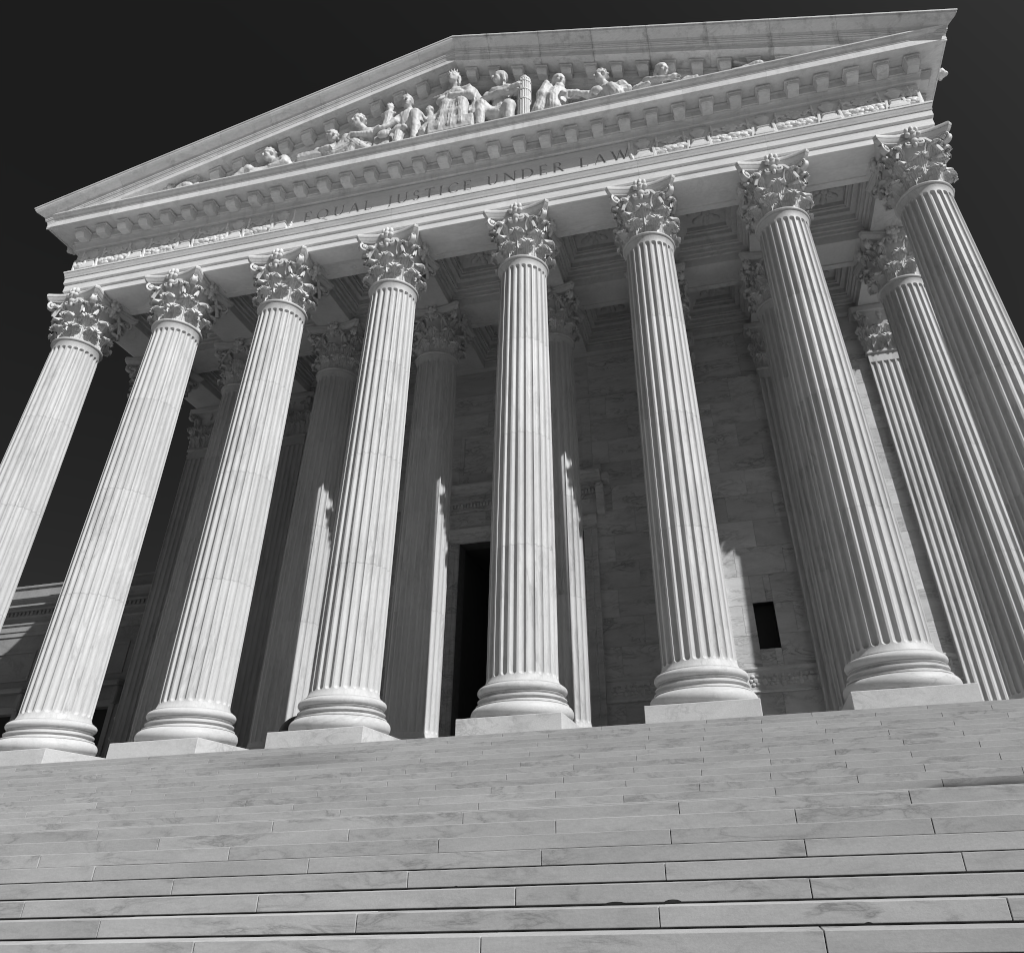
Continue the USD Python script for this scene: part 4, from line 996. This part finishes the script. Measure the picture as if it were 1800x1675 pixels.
# reclining youth, far left
s = Sculpt()
s.head((-8.38, YS - .28, 23.54), (-.55, -.75, -.35), .62)
s.cone((-8.25, YS - .15, 23.3), (-7.95, YS - .05, 23.05), .17, .22)
s.limb([(-7.95, YS, 22.95), (-7.5, YS + .02, 22.55), (-7.0, YS + .05, 22.2)], [.42, .46, .42], .1)
s.ell((-7.62, YS - .2, 23.05), (.27, .27, .25), .1); s.limb([(-7.6, YS - .25, 23.05), (-7.35, YS - .5, 22.55), (-7.9, YS - .62, 22.3)], [.21, .16, .12])
s.ell((-8.2, YS + .1, 22.95), (.24, .24, .22), .1); s.limb([(-8.25, YS - .05, 22.9), (-8.7, YS - .3, 22.6), (-8.9, YS - .45, 22.35)], [.2, .16, .12])
s.limb([(-8.6, YS + .1, 22.3), (-9.55, YS - .1, 22.95), (-10.3, YS - .1, 22.3)], [.3, .23, .17], .08); s.limb([(-8.6, YS - .2, 22.25), (-9.2, YS - .3, 22.85), (-9.9, YS - .35, 22.25)], [.28, .2, .15], .08)
s.cone((-9.35, YS - .25, 23.05), (-8.98, YS - .3, 22.75), .06, .06); s.cone((-9.1, YS - .2, 22.2), (-7.0, YS, 22.15), .25, .2, .08, (.05, 7))
figure('statue', 'nude reclining stone youth looking down, leftmost figure of the pediment', s)
# carved pile at the left end
s = Sculpt(); r_ = random.Random(3)
for k in range(22): s.ell((-12.4 + r_.uniform(-.55, .75), YS + r_.uniform(-.3, .1), 22.45 + r_.uniform(-.3, .28)), (r_.uniform(.12, .3), .25, r_.uniform(.1, .24)), .03)
s.ell((-12.25, YS - .1, 22.55), (.55, .4, .42), .08)
figure('carved_animal', 'small lumpy carved beast crouching in the left tip of the pediment', s, 'sculpture')
# old man reclining, drapery over the knees
s = Sculpt()
s.head((-5.50, YS - .26, 23.88), (.62, -.72, -.12), .62, hair='short')
s.cone((-5.55, YS - .1, 23.6), (-5.62, YS, 23.2), .18, .25)
s.limb([(-5.62, YS, 23.05), (-5.45, YS, 22.5), (-5.2, YS, 22.2)], [.45, .5, .45], .1)
s.ell((-6.08, YS - .08, 23.2), (.27, .27, .26), .1); s.limb([(-6.1, YS - .1, 23.15), (-6.25, YS - .35, 22.75), (-5.6, YS - .6, 22.7)], [.21, .18, .13])
s.limb([(-5.1, YS - .15, 22.5), (-4.72, YS - .3, 23.42), (-4.3, YS - .35, 22.3)], [.42, .24, .25], .12, (.035, 16))
s.limb([(-5.1, YS - .3, 22.4), (-4.2, YS - .45, 22.75), (-3.6, YS - .4, 22.25)], [.35, .26, .2], .12, (.035, 14))
s.cone((-4.62, YS - .1, 23.45), (-4.62, YS - .15, 22.9), .17, .2)
s.box((-6.2, YS - .45, 22.6), (.55, .2, .16), .05); s.cone((-6.9, YS - .4, 22.45), (-6.2, YS - .42, 22.55), .13, .14); s.hand((-5.55, YS - .62, 22.72), (1, -.1, -.1), (0, -.3, 1))
figure('statue', 'reclining bald stone man turned right with a pleated drape over his raised knees', s)
# man leaning forward
s = Sculpt()
s.head((-4.28, YS - .42, 24.33), (-.55, -.8, -.18), .62)
s.cone((-4.15, YS - .22, 24.05), (-3.9, YS - .05, 23.75), .18, .24)
s.limb([(-3.85, YS, 23.6), (-3.6, YS + .05, 23.0), (-3.5, YS + .1, 22.4)], [.46, .48, .45], .1)
s.ell((-3.42, YS - .12, 23.75), (.28, .28, .27), .1); s.limb([(-3.4, YS - .15, 23.7), (-3.45, YS - .5, 23.15), (-4.1, YS - .68, 23.1)], [.22, .17, .12]); s.hand((-4.05, YS - .68, 23.12), (-1, -.1, .05), (0, -.3, 1))
s.ell((-4.1, YS + .08, 23.5), (.24, .24, .24), .1); s.limb([(-4.15, YS, 23.45), (-4.45, YS - .25, 23.1), (-4.3, YS - .5, 22.8)], [.2, .16, .13])
s.limb([(-3.6, YS - .1, 22.5), (-4.2, YS - .4, 22.7), (-4.4, YS - .4, 22.2)], [.4, .3, .25], .1, (.03, 13))
figure('statue', 'stone man leaning forward with clasped hands, left of the small herm', s)
# herm
s = Sculpt()
s.box((-3.02, YS - .25, 22.6), (.36, .3, .7), .04); s.limb([(-3.02, YS - .25, 23.1), (-3.0, YS - .25, 24.0), (-2.99, YS - .25, 24.5)], [.32, .2, .23], .08, (.03, 8))
s.head((-2.99, YS - .28, 25.0), (-.2, -1, 0), .36, hair='crown'); s.cone((-2.99, YS - .25, 24.6), (-2.99, YS - .25, 24.85), .16, .1)
s.cone((-3.3, YS - .3, 24.55), (-2.68, YS - .3, 24.5), .07, .07); s.ell((-2.99, YS - .25, 24.5), (.27, .2, .2), .08)
figure('herm', 'narrow stone herm, a small bust on a tapering post', s, 'sculpture')
# helmeted seated warrior
s = Sculpt()
s.head((-2.20, YS - .32, 25.02), (.35, -.93, -.05), .62, hair='helmet')
s.cone((-2.18, YS - .15, 24.75), (-2.15, YS, 24.4), .2, .26)
s.limb([(-2.15, YS + .0, 24.2), (-2.1, YS + .05, 23.3), (-2.05, YS + .1, 22.6)], [.48, .46, .5], .1, (.02, 14))
for e, x in ((-1, -2.55), (1, -1.75)): s.ell((x, YS - .04, 24.32), (.27, .27, .26), .1)
s.cone((-2.6, YS - .25, 24.05), (-1.8, YS - .32, 24.45), .08, .07, .04)
s.limb([(-2.55, YS - .1, 24.25), (-2.6, YS - .42, 23.75), (-2.95, YS - .62, 23.25)], [.22, .17, .12]); s.hand((-2.92, YS - .62, 23.28), (-.8, -.2, -.3), (0, -1, .2))
s.limb([(-1.75, YS - .1, 24.25), (-1.5, YS - .35, 23.85), (-1.62, YS - .5, 23.75)], [.22, .17, .12])
s.limb([(-1.95, YS - .1, 23.2), (-1.62, YS - .55, 23.72), (-1.55, YS - .56, 22.95), (-1.55, YS - .56, 22.2)], [.34, .26, .2, .17], .08)
s.limb([(-1.75, YS - .3, 23.6), (-1.35, YS - .3, 23.4), (-1.3, YS - .3, 22.4)], [.2, .24, .3], .08, (.035, 14))
s.limb([(-2.1, YS - .1, 22.9), (-2.25, YS - .5, 23.0), (-2.3, YS - .55, 22.2)], [.34, .24, .2], .1, (.03, 12))
s.ell((-2.9, YS - .62, 22.82), (.3, .14, .25), .03); s.cone((-2.5, YS - .65, 22.85), (-2.0, YS - .65, 22.95), .1, .14)
figure('statue', 'seated stone warrior in a crested helmet with one knee drawn up', s)
# enthroned figure with a crown of rays
s = Sculpt()
s.head((-.12, YS - .38, 25.86), (-.22, -.95, .12), .66, hair='crown')
s.cone((-.10, YS - .22, 25.55), (-.02, YS - .05, 25.15), .2, .27)
s.limb([(-.02, YS - .02, 24.98), (0, YS, 24.4), (.05, YS + .05, 23.6)], [.48, .44, .5], .12, (.02, 16))
s.ell((-.52, YS - .08, 25.05), (.28, .28, .27), .12); s.ell((.52, YS - .08, 25.08), (.32, .30, .28), .12)
for x in (-.2, .2): s.ell((x, YS - .38, 24.85), (.17, .12, .14), .08)
s.limb([(.62, YS + .05, 25.1), (.85, YS + .05, 24.5), (.85, YS, 23.6), (.8, YS - .1, 22.4)], [.28, .28, .32, .34], .12, (.035, 16))
s.limb([(-.54, YS - .15, 24.95), (-.62, YS - .42, 24.4), (-.05, YS - .55, 24.35)], [.22, .18, .12]); s.limb([(.58, YS - .2, 24.98), (.66, YS - .45, 24.42), (.05, YS - .58, 24.42)], [.23, .2, .13]); s.hand((.1, YS - .6, 24.42), (-1, -.1, 0), (0, -.3, 1))
s.cone((-.98, YS - .4, 24.78), (.6, YS - .38, 25.2), .06, .07, .03); s.limb([(-.5, YS - .25, 25.2), (.05, YS - .36, 25.02), (.6, YS - .25, 25.2)], [.10, .11, .10], .05, (.02, 8))
s.limb([(-.15, YS - .05, 23.75), (-.28, YS - .55, 23.85), (-.32, YS - .62, 23.1), (-.42, YS - .62, 22.3)], [.38, .28, .24, .30], .12, (.03, 16))
s.limb([(.2, YS - .05, 23.75), (.38, YS - .55, 23.80), (.44, YS - .62, 23.1), (.52, YS - .62, 22.3)], [.38, .28, .24, .30], .12, (.03, 16))
s.limb([(.05, YS - .5, 23.9), (.05, YS - .60, 23.1), (.05, YS - .62, 22.3)], [.22, .24, .3], .14, (.045, 14))
s.limb([(-.4, YS - .45, 23.5), (-.85, YS - .55, 22.95), (-1.15, YS - .55, 22.4)], [.22, .24, .26], .12, (.035, 14))
s.box((.05, YS + .22, 23.0), (1.0, .45, 1.1), .06); s.box((.05, YS - .4, 22.3), (.95, .45, .38), .04)
figure('statue', 'tall enthroned stone figure with a crown of rays at the middle of the pediment', s, h=.035)
s = Sculpt()
s.head((-1.02, YS - .52, 23.85), (-.5, -.85, -.2), .36, hair='short'); s.limb([(-1.0, YS - .42, 23.62), (-1.0, YS - .38, 23.0), (-1.0, YS - .35, 22.3)], [.17, .22, .26], .08, (.03, 10))
s.limb([(-.9, YS - .5, 23.45), (-1.12, YS - .62, 23.15), (-1.22, YS - .66, 23.4)], [.11, .09, .07])
figure('statue', 'small stone figure peering out beside the enthroned figure', s)
# bearded guard holding the rod bundle
s = Sculpt()
s.head((1.92, YS - .38, 25.18), (-.8, -.6, -.02), .64, hair='cloth', beard=False)
s.cone((1.96, YS - .2, 24.92), (1.98, YS - .02, 24.55), .2, .27)
s.limb([(1.98, YS, 24.4), (1.95, YS + .02, 23.7), (1.9, YS + .05, 22.9)], [.48, .43, .46], .12)
s.ell((1.74, YS - .33, 24.48), (.28, .17, .19), .07); s.ell((2.22, YS - .33, 24.50), (.28, .17, .19), .07)
s.ell((1.40, YS - .05, 24.50), (.29, .29, .28), .1); s.ell((2.56, YS - .05, 24.5), (.28, .29, .27), .1)
s.limb([(1.36, YS - .1, 24.45), (1.38, YS - .40, 24.02), (2.0, YS - .56, 24.0), (2.62, YS - .6, 24.12)], [.23, .18, .14, .10]); s.hand((2.58, YS - .62, 24.12), (1, .05, .25), (0, -.3, 1), r=.045)
s.limb([(2.6, YS - .1, 24.4), (2.66, YS - .4, 24.0), (2.2, YS - .52, 23.95)], [.22, .17, .13])
s.limb([(1.75, YS - .05, 22.95), (1.22, YS - .52, 23.42), (1.22, YS - .56, 22.9), (1.22, YS - .56, 22.2)], [.36, .26, .21, .18], .1, (.015, 10))
s.limb([(2.1, YS - .05, 22.9), (2.4, YS - .55, 22.98), (2.4, YS - .5, 22.2)], [.36, .27, .2], .1)
s.limb([(1.45, YS - .45, 23.0), (1.9, YS - .5, 22.75), (2.4, YS - .55, 23.0)], [.2, .2, .2], .1, (.03, 14))
figure('statue', 'seated bare-chested stone guard in a head cloth, arms reaching to the ribbed bundle', s, h=.035)
# bundle of rods
rods = thing('rod_bundle', 'tall ribbed bundle of stone rods standing right of the seated guard', 'sculpture', (2.98, YS - .35, 0))
for k in range(16):
    a = k * 2 * math.pi / 16; q = trimesh.creation.cylinder(.056, 2.6, sections=10); q.apply_translation((.225 * math.cos(a), .225 * math.sin(a), FL + 1.3)); part('rod', q, M_FIG, rods, smooth=40)
pr = [(.20, FL + 2.76), (.29, FL + 2.9), (.285, FL + 3.0), (.2, FL + 3.05), (.11, FL + 3.08), (.10, FL + 3.14), (.14, FL + 3.18), (.14, FL + 3.26), (.06, FL + 3.3)]
part('cap', revolve([(r * .95, z - .3) for r, z in [(.2, FL + 2.9)] + pr[1:]], 20), M_FIG, rods, smooth=40)
for z in (1.25, 1.85, 2.4): part('band', revolve([(.2, FL + z), (.292, FL + z), (.292, FL + z + .07), (.2, FL + z + .09)], 24), M_FIG, rods)
# cloaked bearded man
s = Sculpt()
s.head((4.42, YS - .3, 24.22), (.55, -.8, -.2), .62, hair='cloth', beard=True)
s.cone((4.35, YS - .15, 23.95), (4.3, YS, 23.6), .2, .26)
s.limb([(4.3, YS, 23.5), (4.25, YS + .02, 22.9), (4.2, YS + .05, 22.3)], [.5, .5, .55], .12, (.03, 16))
s.ell((3.92, YS - .15, 23.75), (.3, .3, .3), .1); s.limb([(3.9, YS - .25, 23.7), (3.72, YS - .55, 23.25), (3.95, YS - .6, 23.85)], [.24, .2, .14], .06, (.03, 7))
s.limb([(4.0, YS - .42, 23.85), (3.8, YS - .52, 23.1), (3.6, YS - .45, 22.3)], [.15, .24, .32], .12, (.04, 14))
s.limb([(4.25, YS - .4, 23.55), (4.2, YS - .52, 22.9), (4.2, YS - .52, 22.3)], [.18, .26, .32], .12, (.045, 15))
s.ell((4.75, YS - .05, 23.5), (.27, .27, .25), .1); s.limb([(4.78, YS - .1, 23.5), (5.15, YS - .4, 23.0), (4.6, YS - .66, 22.9)], [.22, .19, .13])
figure('statue', 'cloaked bearded stone man right of the ribbed bundle, heavy folds falling in front', s)
# man leaning left with a disc
s = Sculpt()
s.head((6.12, YS - .36, 23.85), (-.8, -.58, -.12), .62)
s.cone((6.2, YS - .18, 23.55), (6.38, YS, 23.2), .2, .26)
s.limb([(6.4, YS, 23.1), (6.5, YS + .03, 22.6), (6.5, YS + .05, 22.2)], [.48, .5, .5], .12)
s.ell((6.88, YS - .1, 23.25), (.3, .3, .29), .1); s.limb([(6.9, YS - .15, 23.2), (7.1, YS - .4, 22.6), (6.6, YS - .62, 22.5)], [.25, .22, .14], .06, (.04, 8))
s.ell((6.0, YS - .05, 23.05), (.26, .26, .25), .1); s.limb([(5.95, YS - .15, 23.0), (5.6, YS - .45, 22.75), (5.1, YS - .66, 22.78)], [.21, .17, .11]); s.hand((5.15, YS - .66, 22.78), (-1, -.1, -.05), (0, -.3, 1))
s.limb([(6.3, YS - .4, 23.0), (6.5, YS - .55, 22.7), (6.7, YS - .5, 22.3)], [.18, .24, .3], .1, (.03, 13)); s.ell((5.95, YS - .62, 22.72), (.24, .12, .22), .03)
figure('statue', 'stone man with short hair leaning left, one arm stretched along the ledge', s)
s = Sculpt(); s.limb([(5.35, YS + .45, 23.3), (5.5, YS + .5, 22.6)], [.22, .4], .1); s.ell((5.5, YS + .4, 23.4), (.28, .2, .26), .05)
figure('carved_shield', 'low carved shield lying behind the outstretched arm', s, 'sculpture')
# reclining man at the right
s = Sculpt()
s.head((8.52, YS - .32, 23.42), (.60, -.72, -.30), .62, hair='cloth')
s.cone((8.42, YS - .18, 23.18), (8.2, YS - .02, 22.88), .17, .24)
s.limb([(8.12, YS, 22.75), (8.3, YS, 22.4), (8.9, YS, 22.1)], [.42, .44, .34], .1, (.02, 14))
s.ell((7.80, YS - .1, 22.98), (.28, .28, .27), .1); s.limb([(7.78, YS - .15, 22.95), (7.45, YS - .35, 22.55), (7.9, YS - .55, 22.5)], [.22, .19, .13], .06, (.02, 12))
s.limb([(7.85, YS - .32, 23.05), (8.35, YS - .5, 22.72), (8.75, YS - .58, 22.55)], [.15, .13, .09]); s.hand((8.72, YS - .58, 22.58), (1, -.05, .05), (0, -.3, 1), r=.04)
s.limb([(8.8, YS - .1, 22.2), (9.4, YS - .3, 22.48), (9.9, YS - .3, 22.15), (10.7, YS - .3, 22.2)], [.3, .2, .17, .13], .1, (.02, 12))
s.limb([(9.3, YS - .42, 22.4), (9.75, YS - .45, 22.42)], [.12, .1])
figure('statue', 'reclining stone man with bowed head, rightmost figure of the pediment', s)
s = Sculpt()
s.cone((11.25, YS - .35, 22.98), (11.65, YS - .35, 22.68), .075, .075, .02); s.limb([(11.1, YS - .3, 22.4), (11.9, YS - .3, 22.48), (12.5, YS - .3, 22.45)], [.18, .2, .14], .06, (.03, 12)); s.ell((12.0, YS - .3, 22.5), (.35, .25, .18), .05)
figure('carved_scroll', 'small carved scroll and baton lying in the right tip of the pediment', s, 'sculpture')
